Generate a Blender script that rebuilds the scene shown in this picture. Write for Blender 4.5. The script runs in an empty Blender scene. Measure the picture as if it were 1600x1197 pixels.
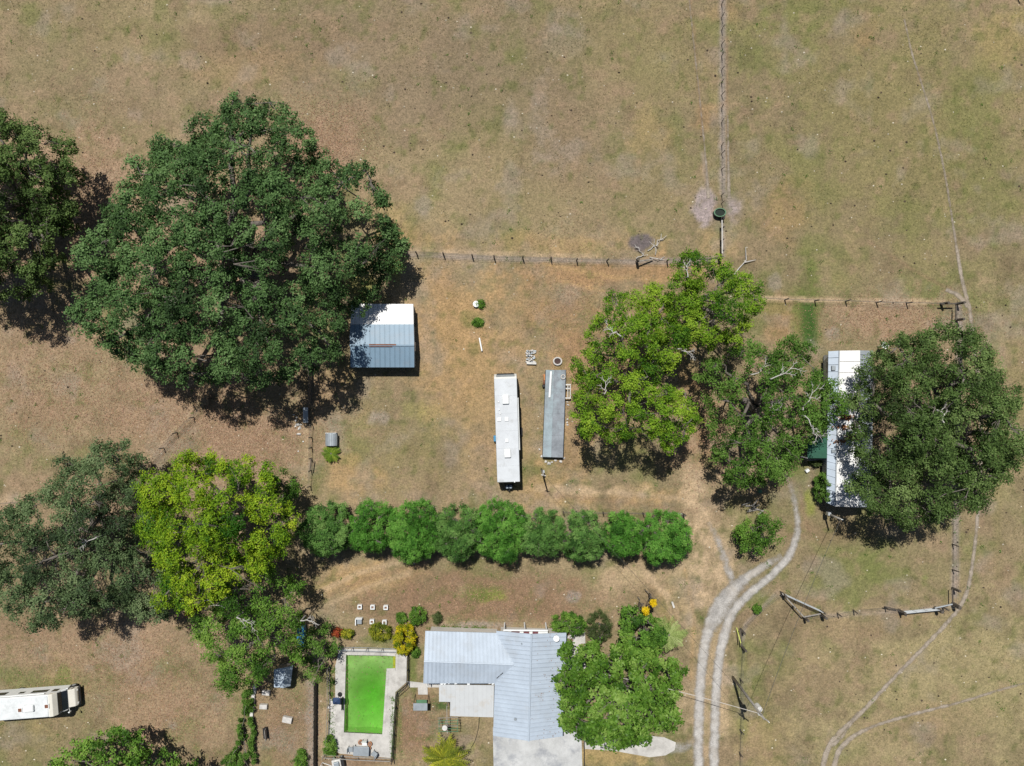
import bpy, math, random
import numpy as np
from mathutils import Vector, Matrix

rng = np.random.default_rng(7)
random.seed(7)
scene = bpy.context.scene
COL = scene.collection

# ------------------------------------------------------------------ camera, sky, sun, exposure
CAM_H = 80.0                     # drone height in metres
MPP = 0.0721                     # metres per photo pixel on the ground
cam_d = bpy.data.cameras.new('camera')
cam = bpy.data.objects.new('camera', cam_d)
COL.objects.link(cam)
cam.location = (0, 0, CAM_H)
cam.rotation_euler = (0, 0, 0)   # straight down, photo's top is +Y
cam_d.sensor_width = 36
cam_d.lens = 36 * CAM_H / (1600 * MPP)
cam_d.clip_end = 2000
scene.camera = cam

SUN_EL = math.radians(64)
SH = Vector((0.26, -0.965)).normalized()          # the way shadows fall on the ground
to_sun = Vector((-SH.x * math.cos(SUN_EL), -SH.y * math.cos(SUN_EL), math.sin(SUN_EL)))
world = bpy.data.worlds.new('World')
scene.world = world
world.use_nodes = True
wn = world.node_tree
sky = wn.nodes.new('ShaderNodeTexSky')
sky.sky_type = 'NISHITA'
sky.sun_disc = False
sky.sun_elevation = SUN_EL
sky.sun_rotation = math.atan2(to_sun.x, to_sun.y)
wn.links.new(sky.outputs[0], wn.nodes['Background'].inputs[0])
wn.nodes['Background'].inputs[1].default_value = 0.05
sun_d = bpy.data.lights.new('sun', 'SUN')
sun_d.energy = 5.0
sun_d.angle = math.radians(0.53)
sun_d.color = (1.0, 0.965, 0.905)
sun = bpy.data.objects.new('sun', sun_d)
COL.objects.link(sun)
sun.location = to_sun * 150
sun.rotation_euler = to_sun.to_track_quat('Z', 'Y').to_euler()
scene.view_settings.view_transform = 'Standard'
scene.view_settings.look = 'None'
scene.view_settings.exposure = -0.06
scene.view_settings.gamma = 1.0
scene.cycles.diffuse_bounces = 1
scene.cycles.transparent_max_bounces = 12

# ------------------------------------------------------------------ helpers
def P(px, py, z=0.0):
    """photo pixel -> the world point that stands there at height z"""
    k = MPP * (CAM_H - z) / CAM_H
    return Vector(((px - 800) * k, (598.5 - py) * k, z))

def srgb(r, g, b):
    f = lambda c: (c / 255 / 12.92) if c / 255 <= 0.04045 else ((c / 255 + 0.055) / 1.055) ** 2.4
    return (f(r), f(g), f(b))

def tag(o, label=None, cat=None, group=None, kind=None):
    if label: o['label'] = label
    if cat: o['category'] = cat
    if group: o['group'] = group
    if kind: o['kind'] = kind
    return o

def empty(name, loc, label=None, cat=None, group=None):
    o = bpy.data.objects.new(name, None)
    o.empty_display_size = 0.3
    COL.objects.link(o)
    o.location = loc
    return tag(o, label, cat, group)

def wpos(o):
    p = Vector(o.location)
    q = o.parent
    while q is not None:
        p = p + Vector(q.location)
        q = q.parent
    return p

def place(o, parent):
    """o.location is in world; make it local to an unrotated parent"""
    COL.objects.link(o)
    if parent is not None:
        o.parent = parent
        o.location = Vector(o.location) - wpos(parent)
    return o

class MB:
    """collects shapes in world coordinates; build() links them as ONE mesh object"""
    def __init__(s):
        s.v = []; s.f = []
    def add(s, vs, fs):
        k = len(s.v)
        s.v += [tuple(p) for p in vs]
        s.f += [tuple(i + k for i in f) for f in fs]
        return s
    def hexa(s, b, t):
        return s.add(list(b) + list(t), [(3, 2, 1, 0), (4, 5, 6, 7), (0, 1, 5, 4), (1, 2, 6, 5), (2, 3, 7, 6), (3, 0, 4, 7)])
    def box(s, c, size, rz=0.0):
        c = Vector(c); hx, hy, hz = size[0] / 2, size[1] / 2, size[2] / 2
        R = Matrix.Rotation(rz, 3, 'Z')
        q = [R @ Vector((x, y, 0)) for x, y in ((-hx, -hy), (hx, -hy), (hx, hy), (-hx, hy))]
        return s.hexa([c + p - Vector((0, 0, hz)) for p in q], [c + p + Vector((0, 0, hz)) for p in q])
    def beam(s, a, b, w, h):
        a = Vector(a); b = Vector(b); d = (b - a).normalized()
        up = Vector((0, 0, 1)) if abs(d.z) < 0.95 else Vector((0, 1, 0))
        sx = d.cross(up).normalized() * (w / 2); sz = sx.cross(d).normalized() * (h / 2)
        return s.hexa([a - sx - sz, a + sx - sz, b + sx - sz, b - sx - sz], [a - sx + sz, a + sx + sz, b + sx + sz, b - sx + sz])
    def prism(s, poly, z0, z1):
        n = len(poly)
        vs = [(p[0], p[1], z0) for p in poly] + [(p[0], p[1], z1) for p in poly]
        area = sum(poly[i][0] * poly[(i + 1) % n][1] - poly[(i + 1) % n][0] * poly[i][1] for i in range(n))
        fs = [tuple(range(n, 2 * n)), tuple(reversed(range(n)))] + [(i, (i + 1) % n, (i + 1) % n + n, i + n) for i in range(n)]
        if area < 0: fs = [tuple(reversed(f)) for f in fs]
        return s.add(vs, fs)
    def plate(s, quad, t):
        """flat quad(s) given by its top corners, with thickness t straight down"""
        q = [Vector(p) for p in quad]
        n = (q[1] - q[0]).cross(q[2] - q[0])
        if n.z < 0: q.reverse()
        b = [p - Vector((0, 0, t)) for p in q]
        m = len(q)
        return s.add(b + q, [tuple(range(m, 2 * m)), tuple(reversed(range(m)))] + [(i, (i + 1) % m, (i + 1) % m + m, i + m) for i in range(m)])
    def tube(s, pts, rad, n=6, cap=True):
        pts = [Vector(p) for p in pts]
        if not hasattr(rad, '__len__'): rad = [rad] * len(pts)
        base = len(s.v)
        ref = None
        for i, p in enumerate(pts):
            d = (pts[min(i + 1, len(pts) - 1)] - pts[max(i - 1, 0)])
            d = d.normalized() if d.length > 1e-9 else Vector((0, 0, 1))
            if ref is None: ref = Vector((1, 0, 0)) if abs(d.x) < 0.8 else Vector((0, 1, 0))
            a = (ref - d * ref.dot(d)).normalized(); ref = a
            b = d.cross(a)
            for k in range(n):
                t = 2 * math.pi * k / n
                s.v.append(tuple(p + (a * math.cos(t) + b * math.sin(t)) * rad[i]))
        for i in range(len(pts) - 1):
            for k in range(n):
                k2 = (k + 1) % n
                s.f.append((base + i * n + k, base + i * n + k2, base + (i + 1) * n + k2, base + (i + 1) * n + k))
        if cap:
            s.f.append(tuple(base + k for k in reversed(range(n))))
            s.f.append(tuple(base + (len(pts) - 1) * n + k for k in range(n)))
        return s
    def cyl(s, c, r, z0, z1, n=16, r1=None):
        return s.tube([(c[0], c[1], z0), (c[0], c[1], z1)], [r, r if r1 is None else r1], n)
    def ring(s, c, r_out, r_in, z0, z1, n=20, sx=1.0, sy=1.0):
        base = len(s.v)
        for k in range(n):
            t = 2 * math.pi * k / n; x, y = math.cos(t) * sx, math.sin(t) * sy
            s.v += [(c[0] + r_out * x, c[1] + r_out * y, z0), (c[0] + r_out * x, c[1] + r_out * y, z1),
                    (c[0] + r_in * x, c[1] + r_in * y, z1), (c[0] + r_in * x, c[1] + r_in * y, z0)]
        for k in range(n):
            a = base + 4 * k; b = base + 4 * ((k + 1) % n)
            for j in range(4):
                s.f.append((a + j, b + j, b + (j + 1) % 4, a + (j + 1) % 4))
        return s
    def mesh(s, name, mat, smooth=False, origin=None):
        v = np.array(s.v, dtype=float)
        if origin is None:
            lo, hi = v.min(0), v.max(0)
            origin = Vector(((lo[0] + hi[0]) / 2, (lo[1] + hi[1]) / 2, lo[2]))
        v -= np.array(origin)
        me = bpy.data.meshes.new(name)
        me.from_pydata(v.tolist(), [], s.f)
        if mat: me.materials.append(mat)
        if smooth: me.polygons.foreach_set('use_smooth', [True] * len(me.polygons))
        me.update()
        return me, Vector(origin)
    def build(s, name, mat, parent=None, smooth=False, bevel=0.0):
        me, org = s.mesh(name, mat, smooth)
        o = bpy.data.objects.new(name, me)
        o.location = org
        if bevel:
            m = o.modifiers.new('edge', 'BEVEL'); m.width = bevel; m.segments = 2; m.limit_method = 'ANGLE'
        return place(o, parent)

def shared(name, me, loc, parent=None, rot=None, scale=None):
    o = bpy.data.objects.new(name, me)
    o.location = loc
    if rot is not None: o.rotation_euler = rot
    if scale is not None: o.scale = scale
    return place(o, parent)

# ------------------------------------------------------------------ materials
def new_mat(name):
    m = bpy.data.materials.new(name); m.use_nodes = True
    nt = m.node_tree
    return m, nt, nt.nodes['Principled BSDF']

def N(nt, kind, **kw):
    n = nt.nodes.new(kind)
    for k, v in kw.items(): setattr(n, k, v)
    return n

def ramp(nt, stops):
    r = N(nt, 'ShaderNodeValToRGB')
    el = r.color_ramp.elements
    while len(el) < len(stops): el.new(0.5)
    for e, (p, c) in zip(el, stops):
        e.position = p; e.color = (c[0], c[1], c[2], 1) if hasattr(c, '__len__') else (c, c, c, 1)
    return r

def noise(nt, scale, detail=6, rough=0.6, co=None):
    n = N(nt, 'ShaderNodeTexNoise')
    n.inputs['Scale'].default_value = scale; n.inputs['Detail'].default_value = detail; n.inputs['Roughness'].default_value = rough
    if co is not None: nt.links.new(co, n.inputs['Vector'])
    return n

def mixc(nt, a, b, fac, mode='MIX'):
    m = N(nt, 'ShaderNodeMix', data_type='RGBA', blend_type=mode)
    for sock, val in ((m.inputs[0], fac), (m.inputs[6], a), (m.inputs[7], b)):
        if hasattr(val, 'is_output'): nt.links.new(val, sock)
        elif hasattr(val, '__len__'): sock.default_value = (val[0], val[1], val[2], 1)
        else: sock.default_value = val
    return m.outputs[2]

def world_co(nt):
    return N(nt, 'ShaderNodeNewGeometry').outputs['Position']

def plain(name, col, rough=0.7, var=0.25, scale=1.5, metal=0.0, stain=None, stain_amt=0.5, stain_scale=0.6, bump=0.0, fine=9.0, spec=0.4):
    """weathered procedural paint, wood, stone or metal: two octaves of mottling, optional stains with a shape of their own"""
    m, nt, b = new_mat(name)
    co = world_co(nt)
    n1 = noise(nt, scale, 5, 0.65, co); n2 = noise(nt, fine, 3, 0.6, co)
    dark = tuple(c * (1 - var) for c in col); light = tuple(min(1, c * (1 + var * 0.7)) for c in col)
    r1 = ramp(nt, [(0.3, dark), (0.7, light)])
    nt.links.new(n1.outputs[0], r1.inputs[0])
    r2 = ramp(nt, [(0.25, 1 - var * 0.5), (0.75, 1 + var * 0.2)])
    nt.links.new(n2.outputs[0], r2.inputs[0])
    c = mixc(nt, r1.outputs[0], r2.outputs[0], 1.0, 'MULTIPLY')
    if stain is not None:
        n3 = noise(nt, stain_scale, 7, 0.7, co)
        r3 = ramp(nt, [(0.52, 0.0), (0.66, stain_amt)])
        nt.links.new(n3.outputs[0], r3.inputs[0])
        c = mixc(nt, c, stain, r3.outputs[0])
    nt.links.new(c, b.inputs['Base Color'])
    b.inputs['Roughness'].default_value = rough
    b.inputs['Metallic'].default_value = metal
    b.inputs['Specular IOR Level'].default_value = spec
    if bump:
        bp = N(nt, 'ShaderNodeBump'); bp.inputs['Strength'].default_value = bump; bp.inputs['Distance'].default_value = 0.05
        nt.links.new(n2.outputs[0], bp.inputs['Height']); nt.links.new(bp.outputs[0], b.inputs['Normal'])
    return m

def foliage(name, dark, mid, light, trans=0.35, rough=0.6):
    """leaf colour runs with the per-leaf tint; light passes through the blade"""
    m, nt, b = new_mat(name)
    a = N(nt, 'ShaderNodeAttribute', attribute_name='tint')
    r = ramp(nt, [(0.0, dark), (0.5, mid), (1.0, light)])
    nt.links.new(a.outputs['Fac'], r.inputs[0])
    nt.links.new(r.outputs[0], b.inputs['Base Color'])
    b.inputs['Roughness'].default_value = rough
    b.inputs['Specular IOR Level'].default_value = 0.14
    t = N(nt, 'ShaderNodeBsdfTranslucent')
    tc = mixc(nt, r.outputs[0], (1.15, 1.25, 0.5), 1.0, 'MULTIPLY')
    nt.links.new(tc, t.inputs[0])
    mx = N(nt, 'ShaderNodeMixShader'); mx.inputs[0].default_value = trans
    nt.links.new(b.outputs[0], mx.inputs[1]); nt.links.new(t.outputs[0], mx.inputs[2])
    nt.links.new(mx.outputs[0], nt.nodes['Material Output'].inputs[0])
    return m

M = {}
M['bark'] = plain('bark', (0.17, 0.15, 0.13), 0.9, 0.4, 2.0, bump=0.4)
M['dead_wood'] = plain('dead_wood', (0.50, 0.48, 0.45), 0.85, 0.25, 3.0)
M['post_wood'] = plain('post_wood', (0.10, 0.085, 0.07), 0.9, 0.35, 4.0)
M['grey_wood'] = plain('grey_wood', (0.30, 0.28, 0.25), 0.85, 0.3, 3.0)
M['wire'] = plain('wire', (0.22, 0.21, 0.20), 0.5, 0.2, 3.0, metal=0.4)
M['cable'] = plain('cable', (0.05, 0.05, 0.045), 0.6, 0.2, 3.0)
M['pale_cable'] = plain('pale_cable', (0.55, 0.52, 0.48), 0.5, 0.15, 3.0)
M['galv'] = plain('galvanised_pipe', (0.50, 0.53, 0.55), 0.45, 0.2, 2.0, metal=0.3)
M['house_roof'] = plain('house_roof_metal', (0.43, 0.50, 0.585), 0.5, 0.10, 0.6, stain=(0.35, 0.385, 0.42), stain_amt=0.5, stain_scale=0.5, fine=4.0)
M['shed_roof'] = plain('shed_roof_metal', (0.185, 0.28, 0.37), 0.5, 0.10, 0.6, stain=(0.25, 0.25, 0.26), stain_amt=0.25, stain_scale=0.5, fine=4.0)
M['white_roof'] = plain('white_roof', (0.84, 0.84, 0.83), 0.5, 0.06, 0.7, stain=(0.62, 0.62, 0.62), stain_amt=0.35, stain_scale=0.5, fine=3.0)
M['mobile_roof'] = plain('mobile_roof_white', (0.78, 0.78, 0.77), 0.55, 0.10, 0.8, stain=(0.52, 0.50, 0.47), stain_amt=0.5, stain_scale=0.6)
M['rust'] = plain('rust', (0.20, 0.085, 0.05), 0.85, 0.4, 3.0)
M['orange_leaves'] = plain('orange_leaves', (0.36, 0.16, 0.07), 0.9, 0.5, 3.0)
M['stucco'] = plain('stucco', (0.60, 0.57, 0.52), 0.9, 0.12, 1.2)
M['siding'] = plain('siding', (0.55, 0.56, 0.56), 0.8, 0.12, 1.2)
M['maroon'] = plain('maroon_paint', (0.16, 0.05, 0.06), 0.7, 0.2, 2.0)
M['white'] = plain('white_paint', (0.76, 0.78, 0.78), 0.5, 0.08, 1.5)
M['white_dirty'] = plain('white_dirty', (0.62, 0.61, 0.58), 0.6, 0.2, 2.0, stain=(0.35, 0.32, 0.28), stain_amt=0.5, stain_scale=1.5)
M['glass'] = plain('window_glass', (0.02, 0.025, 0.03), 0.08, 0.2, 1.0, spec=0.6)
M['dark'] = plain('dark_plastic', (0.02, 0.02, 0.022), 0.6, 0.3, 2.0)
M['tyre'] = plain('tyre_rubber', (0.025, 0.025, 0.025), 0.85, 0.3, 3.0)
M['concrete'] = plain('concrete', (0.51, 0.495, 0.465), 0.85, 0.22, 0.8, stain=(0.29, 0.275, 0.255), stain_amt=0.65, stain_scale=0.7, bump=0.15)
M['slab'] = plain('drive_slab', (0.50, 0.51, 0.51), 0.8, 0.22, 0.5, stain=(0.24, 0.255, 0.285), stain_amt=0.95, stain_scale=0.27, bump=0.1)
M['brown_stain'] = plain('bare_soil', (0.24, 0.15, 0.11), 0.95, 0.3, 2.0)
M['patio_roof'] = plain('patio_roof', (0.50, 0.52, 0.53), 0.65, 0.06, 0.8, stain=(0.42, 0.36, 0.28), stain_amt=0.5, stain_scale=0.42)
M['rv_roof'] = plain('rv_roof_rubber', (0.57, 0.60, 0.63), 0.6, 0.09, 0.7, stain=(0.40, 0.41, 0.41), stain_amt=0.6, stain_scale=0.8)
M['rv_side'] = plain('rv_side', (0.66, 0.66, 0.63), 0.4, 0.06, 1.0)
M['mh_roof'] = plain('motorhome_roof', (0.68, 0.71, 0.72), 0.6, 0.10, 1.2, stain=(0.44, 0.46, 0.46), stain_amt=0.55, stain_scale=0.9)
M['beige'] = plain('beige_paint', (0.68, 0.66, 0.59), 0.45, 0.08, 1.2)
M['deck_blue'] = plain('weathered_deck', (0.30, 0.37, 0.405), 0.75, 0.2, 1.1, stain=(0.19, 0.20, 0.215), stain_amt=0.6, stain_scale=0.38, bump=0.1)
M['deck_dark'] = plain('weathered_deck_worn', (0.25, 0.275, 0.305), 0.8, 0.32, 0.8, stain=(0.31, 0.375, 0.41), stain_amt=0.8, stain_scale=0.6, bump=0.1)
M['blue_paint'] = plain('blue_paint', (0.05, 0.24, 0.42), 0.5, 0.15, 1.5)
M['blue_tarp'] = plain('blue_grey_tarp', (0.42, 0.50, 0.58), 0.6, 0.12, 1.4)
M['navy'] = plain('navy_cover', (0.03, 0.06, 0.14), 0.7, 0.2, 2.0)
M['green_tarp'] = plain('green_tarp', (0.02, 0.095, 0.06), 0.65, 0.2, 1.2)  # green darkened so the porch canopy looks shaded; shade is in the colour
M['green_pipe'] = plain('green_pipe', (0.09, 0.20, 0.11), 0.6, 0.2, 2.0)
M['yellow_tube'] = plain('yellow_guard', (0.55, 0.60, 0.16), 0.6, 0.1, 2.0)
M['orange_pot'] = plain('terracotta', (0.50, 0.22, 0.09), 0.8, 0.2, 3.0)
M['grey_metal'] = plain('grey_metal', (0.34, 0.38, 0.41), 0.5, 0.15, 2.0, metal=0.3)
M['fence_board'] = plain('fence_board', (0.16, 0.145, 0.125), 0.9, 0.35, 2.0)
M['stone'] = plain('pale_stone', (0.55, 0.53, 0.50), 0.9, 0.25, 2.5, bump=0.2)
M['char'] = plain('charcoal', (0.08, 0.05, 0.045), 0.95, 0.4, 4.0)
M['tub'] = plain('black_tub', (0.025, 0.03, 0.03), 0.5, 0.2, 2.0)
M['tub_water'] = plain('trough_water', (0.03, 0.04, 0.03), 0.05, 0.1, 1.0, spec=0.6)
M['algae'] = plain('algae_plaster', (0.46, 0.53, 0.35), 0.8, 0.3, 0.7, stain=(0.34, 0.52, 0.18), stain_amt=0.5, stain_scale=0.5)
M['algae_wall'] = plain('algae_wall', (0.13, 0.27, 0.06), 0.8, 0.2, 0.8)
M['algae_step'] = plain('algae_step', (0.60, 0.46, 0.06), 0.8, 0.3, 2.0)

# ------------------------------------------------------------------ noise, polygons and big meshes in numpy
_TAB = np.random.default_rng(11).random((256, 256))
def vnoise(x, y):
    xi = np.floor(x).astype(int); yi = np.floor(y).astype(int)
    fx = x - xi; fy = y - yi
    fx = fx * fx * (3 - 2 * fx); fy = fy * fy * (3 - 2 * fy)
    g = lambda a, b: _TAB[a & 255, b & 255]
    return (g(xi, yi) * (1 - fx) + g(xi + 1, yi) * fx) * (1 - fy) + (g(xi, yi + 1) * (1 - fx) + g(xi + 1, yi + 1) * fx) * fy
def fbm(x, y, oct=4):
    s = 0; a = 0.5; t = 0
    for i in range(oct):
        s = s + a * vnoise(x + 17.3 * i, y - 9.1 * i); t += a
        x = x * 2.03; y = y * 2.03; a *= 0.55
    return s / t
def in_poly(pts, poly):
    poly = np.asarray(poly)[:, :2]
    x, y = pts[:, 0], pts[:, 1]
    c = np.zeros(len(pts), bool)
    j = len(poly) - 1
    for i in range(len(poly)):
        xi, yi = poly[i]; xj, yj = poly[j]
        t = ((yi > y) != (yj > y)) & (x < (xj - xi) * (y - yi) / (yj - yi + 1e-12) + xi)
        c ^= t; j = i
    return c
def seg_dist(pts, line, closed=False):
    line = np.asarray(line)[:, :2]
    d = np.full(len(pts), 1e9)
    n = len(line)
    for i in range(n if closed else n - 1):
        a = line[i]; b = line[(i + 1) % n]
        ab = b - a; t = np.clip(((pts[:, :2] - a) @ ab) / (ab @ ab + 1e-12), 0, 1)
        d = np.minimum(d, np.linalg.norm(pts[:, :2] - (a + t[:, None] * ab), axis=1))
    return d

def big_mesh(name, verts, nv, mat, tint=None, color=None, smooth=False, origin=None):
    """verts (n, nv, 3): n separate faces of nv corners each, as ONE mesh"""
    n = len(verts)
    v = np.ascontiguousarray(verts.reshape(-1, 3), dtype=np.float32)
    if origin is not None: v = v - np.array(origin, dtype=np.float32)
    me = bpy.data.meshes.new(name)
    me.vertices.add(n * nv); me.loops.add(n * nv); me.polygons.add(n)
    me.vertices.foreach_set('co', v.ravel())
    me.loops.foreach_set('vertex_index', np.arange(n * nv, dtype=np.int32))
    me.polygons.foreach_set('loop_start', np.arange(0, n * nv, nv, dtype=np.int32))
    me.polygons.foreach_set('loop_total', np.full(n, nv, dtype=np.int32))
    if tint is not None:
        a = me.attributes.new('tint', 'FLOAT', 'FACE'); a.data.foreach_set('value', np.clip(tint, 0, 1).astype(np.float32))
    if color is not None:
        a = me.attributes.new('col', 'FLOAT_COLOR', 'POINT')
        c = np.ones((n, nv, 4), dtype=np.float32); c[:, :, :3] = color[:, None, :]
        a.data.foreach_set('color', c.ravel())
    me.materials.append(mat)
    me.update(calc_edges=True)
    return me

# ------------------------------------------------------------------ ground
C_OLIVE = np.array(srgb(140, 127, 98)); C_TAN = np.array(srgb(159, 142, 112)); C_GREEN = np.array(srgb(130, 127, 86))
CL = {'litter': srgb(165, 140, 116), 'dark': srgb(122, 106, 84), 'mud': srgb(168, 154, 152), 'tan': srgb(184, 153, 112), 'orange': srgb(168, 136, 102), 'brown': srgb(144, 118, 96),
      'green': srgb(112, 121, 68), 'lime': srgb(140, 146, 72), 'vivid': srgb(56, 92, 40), 'grey': srgb(160, 148, 138),
      'ash': srgb(112, 104, 106), 'sand': srgb(192, 168, 138), 'straw': srgb(174, 152, 106), 'olive': srgb(140, 130, 92), 'pale': srgb(164, 151, 114), 'umber': srgb(141, 124, 103)}
BL = [  # kind, centre, radii, strength (photo pixels on the ground)
 ('olive', 1420, 160, 360, 300, .85), ('green', 1200, 90, 90, 70, .35), ('green', 1270, 260, 60, 90, .3), ('green', 1540, 300, 70, 110, .3), ('green', 1420, 340, 60, 50, .3), ('green', 800, 90, 60, 50, .25), ('green', 700, 250, 60, 60, .25), ('green', 1000, 130, 50, 90, .3), ('green', 420, 90, 70, 40, .25), ('green', 60, 110, 60, 40, .25), ('pale', 1480, 1060, 330, 160, .8), ('pale', 1560, 640, 70, 260, .5), ('pale', 1330, 1150, 200, 80, .5), ('umber', 620, 110, 420, 170, .75), ('umber', 920, 240, 200, 130, .5), ('umber', 150, 120, 200, 120, .4), ('olive', 1020, 80, 160, 160, .5), ('olive', 780, 220, 100, 90, .35), ('olive', 180, 60, 100, 50, .35),
 ('olive', 640, 700, 110, 90, .75), ('olive', 1590, 620, 40, 160, .7), ('olive', 30, 1150, 120, 50, .5), ('olive', 850, 310, 150, 60, .35), ('olive', 1010, 260, 100, 110, .5),
 ('litter', 500, 225, 80, 75, .95), ('litter', 560, 180, 60, 40, .4), ('litter', 230, 640, 300, 85, .85), ('litter', 60, 520, 160, 90, .6), ('litter', 400, 690, 120, 70, .9), ('litter', 150, 330, 60, 150, .9),
 ('litter', 350, 400, 240, 220, .95), ('litter', 40, 330, 120, 150, .9), ('litter', 90, 770, 140, 60, .45), ('litter', 150, 1000, 240, 70, .75), ('litter', 260, 1100, 110, 100, .8), ('litter', 120, 850, 130, 130, .8),
 ('litter', 1390, 500, 130, 38, .8), ('litter', 1460, 670, 130, 150, .8), ('litter', 1190, 640, 90, 130, .7), ('litter', 350, 800, 130, 110, .8), ('litter', 400, 990, 120, 90, .6),
 ('orange', 690, 480, 70, 110, .6), ('orange', 900, 540, 70, 150, .8), ('orange', 940, 425, 200, 32, .85), ('orange', 1000, 560, 130, 160, .6), ('orange', 890, 700, 60, 60, .5), ('orange', 1230, 500, 45, 50, .7), ('orange', 1090, 690, 45, 90, .8), ('orange', 520, 610, 40, 50, .4), ('orange', 740, 560, 60, 90, .35),
 ('orange', 1100, 180, 28, 26, .5), ('orange', 1350, 60, 40, 35, .4), ('orange', 1220, 330, 55, 60, .4), ('orange', 1400, 960, 60, 30, .4), ('orange', 1130, 20, 40, 20, .3),
 ('tan', 640, 372, 80, 22, .6), ('tan', 560, 745, 70, 40, .7), ('tan', 830, 760, 60, 40, .5), ('tan', 1000, 775, 150, 26, .8), ('tan', 560, 905, 110, 40, .8), ('tan', 650, 500, 40, 100, .4), ('tan', 600, 520, 90, 70, .5), ('tan', 1010, 200, 60, 60, .25), ('tan', 880, 380, 160, 25, .45), ('tan', 1120, 380, 50, 30, .4),
 ('sand', 985, 905, 65, 42, .7), ('sand', 1060, 880, 60, 130, .7), ('sand', 1095, 830, 60, 150, .9), ('tan', 760, 600, 170, 180, .5), ('tan', 690, 500, 110, 130, .55), ('orange', 880, 480, 130, 60, .5), ('sand', 1110, 1080, 34, 160, .6), ('sand', 1130, 930, 34, 40, .7), ('sand', 1085, 1060, 22, 140, .45), ('sand', 1085, 740, 35, 70, .6), ('sand', 1050, 1100, 40, 60, .5), ('sand', 1130, 1080, 12, 120, .4), ('sand', 960, 768, 120, 14, .7),
 ('straw', 1040, 960, 40, 60, .5), ('straw', 1560, 60, 60, 60, .35), ('straw', 610, 360, 40, 60, .5), ('straw', 960, 1180, 90, 20, .9), ('straw', 1200, 1150, 60, 80, .3), ('straw', 90, 1090, 60, 60, .3),
 ('brown', 760, 935, 200, 55, .85), ('brown', 700, 990, 120, 20, .5), ('brown', 650, 1130, 50, 70, .8), ('brown', 720, 1150, 50, 40, .6), ('brown', 600, 950, 90, 40, .7), ('brown', 850, 960, 80, 20, .6), ('brown', 440, 1130, 60, 90, .5), ('brown', 1010, 930, 70, 40, .4), ('brown', 1010, 1010, 60, 50, .3), ('brown', 560, 1190, 90, 14, .8), ('brown', 30, 980, 90, 30, .4),
 ('lime', 763, 931, 32, 10, .85), ('green', 745, 925, 40, 14, .6), ('lime', 615, 425, 22, 38, .9), ('lime', 560, 450, 50, 50, .5), ('green', 480, 500, 90, 90, .3), ('green', 1262, 480, 26, 100, .85), ('green', 1267, 430, 9, 26, .6), ('green', 1330, 910, 110, 50, .6), ('green', 1400, 900, 60, 40, .5),
 ('green', 1175, 935, 45, 16, .7), ('lime', 1268, 780, 14, 26, .8), ('green', 1250, 745, 22, 40, .6), ('vivid', 690, 1105, 24, 18, .8), ('vivid', 702, 1136, 26, 16, .7), ('green', 645, 1050, 10, 40, .9), ('green', 622, 1120, 8, 66, .8), ('green', 625, 1085, 20, 8, .5), ('lime', 735, 1165, 12, 24, .5), ('green', 98, 1060, 14, 24, .7),
 ('green', 590, 1000, 50, 10, .7), ('green', 740, 500, 24, 14, .4), ('green', 560, 700, 40, 40, .3), ('lime', 640, 640, 40, 30, .3), ('green', 1160, 1080, 10, 110, .5), ('green', 1200, 480, 30, 14, .4), ('green', 1260, 20, 90, 60, .4), ('green', 1520, 150, 60, 80, .35), ('green', 250, 70, 60, 40, .3), ('green', 560, 130, 60, 30, .3),
 ('mud', 1104, 327, 26, 30, 1.0), ('mud', 1141, 326, 22, 36, 1.0), ('grey', 895, 934, 12, 10, .8), ('grey', 740, 977, 70, 8, .75), ('grey', 600, 655, 22, 16, .6), ('grey', 300, 95, 22, 16, .4), ('grey', 1210, 440, 14, 16, .5), ('grey', 1330, 30, 30, 20, .3), ('grey', 660, 320, 16, 14, .4), ('grey', 270, 1135, 18, 14, .6), ('grey', 110, 530, 18, 10, .5), ('grey', 1305, 520, 16, 14, .5), ('grey', 760, 760, 30, 12, .2), ('grey', 800, 200, 40, 30, .2), ('grey', 880, 60, 50, 30, .2), ('grey', 520, 660, 26, 40, .2),
 ('ash', 1001, 381, 22, 16, .95), ('brown', 1340, 985, 120, 26, .35), ('brown', 1290, 830, 100, 20, .4), ('brown', 1440, 1130, 120, 50, .35), ('litter', 1180, 395, 60, 40, .35), ('brown', 60, 660, 80, 80, .3), ('tan', 380, 110, 120, 40, .25), ('brown', 420, 60, 160, 50, .3), ('brown', 1290, 1060, 120, 60, .25), ('brown', 880, 230, 80, 80, .2), ('vivid', 1264, 508, 15, 50, .7), ('vivid', 1268, 515, 9, 36, .5)]
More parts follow.
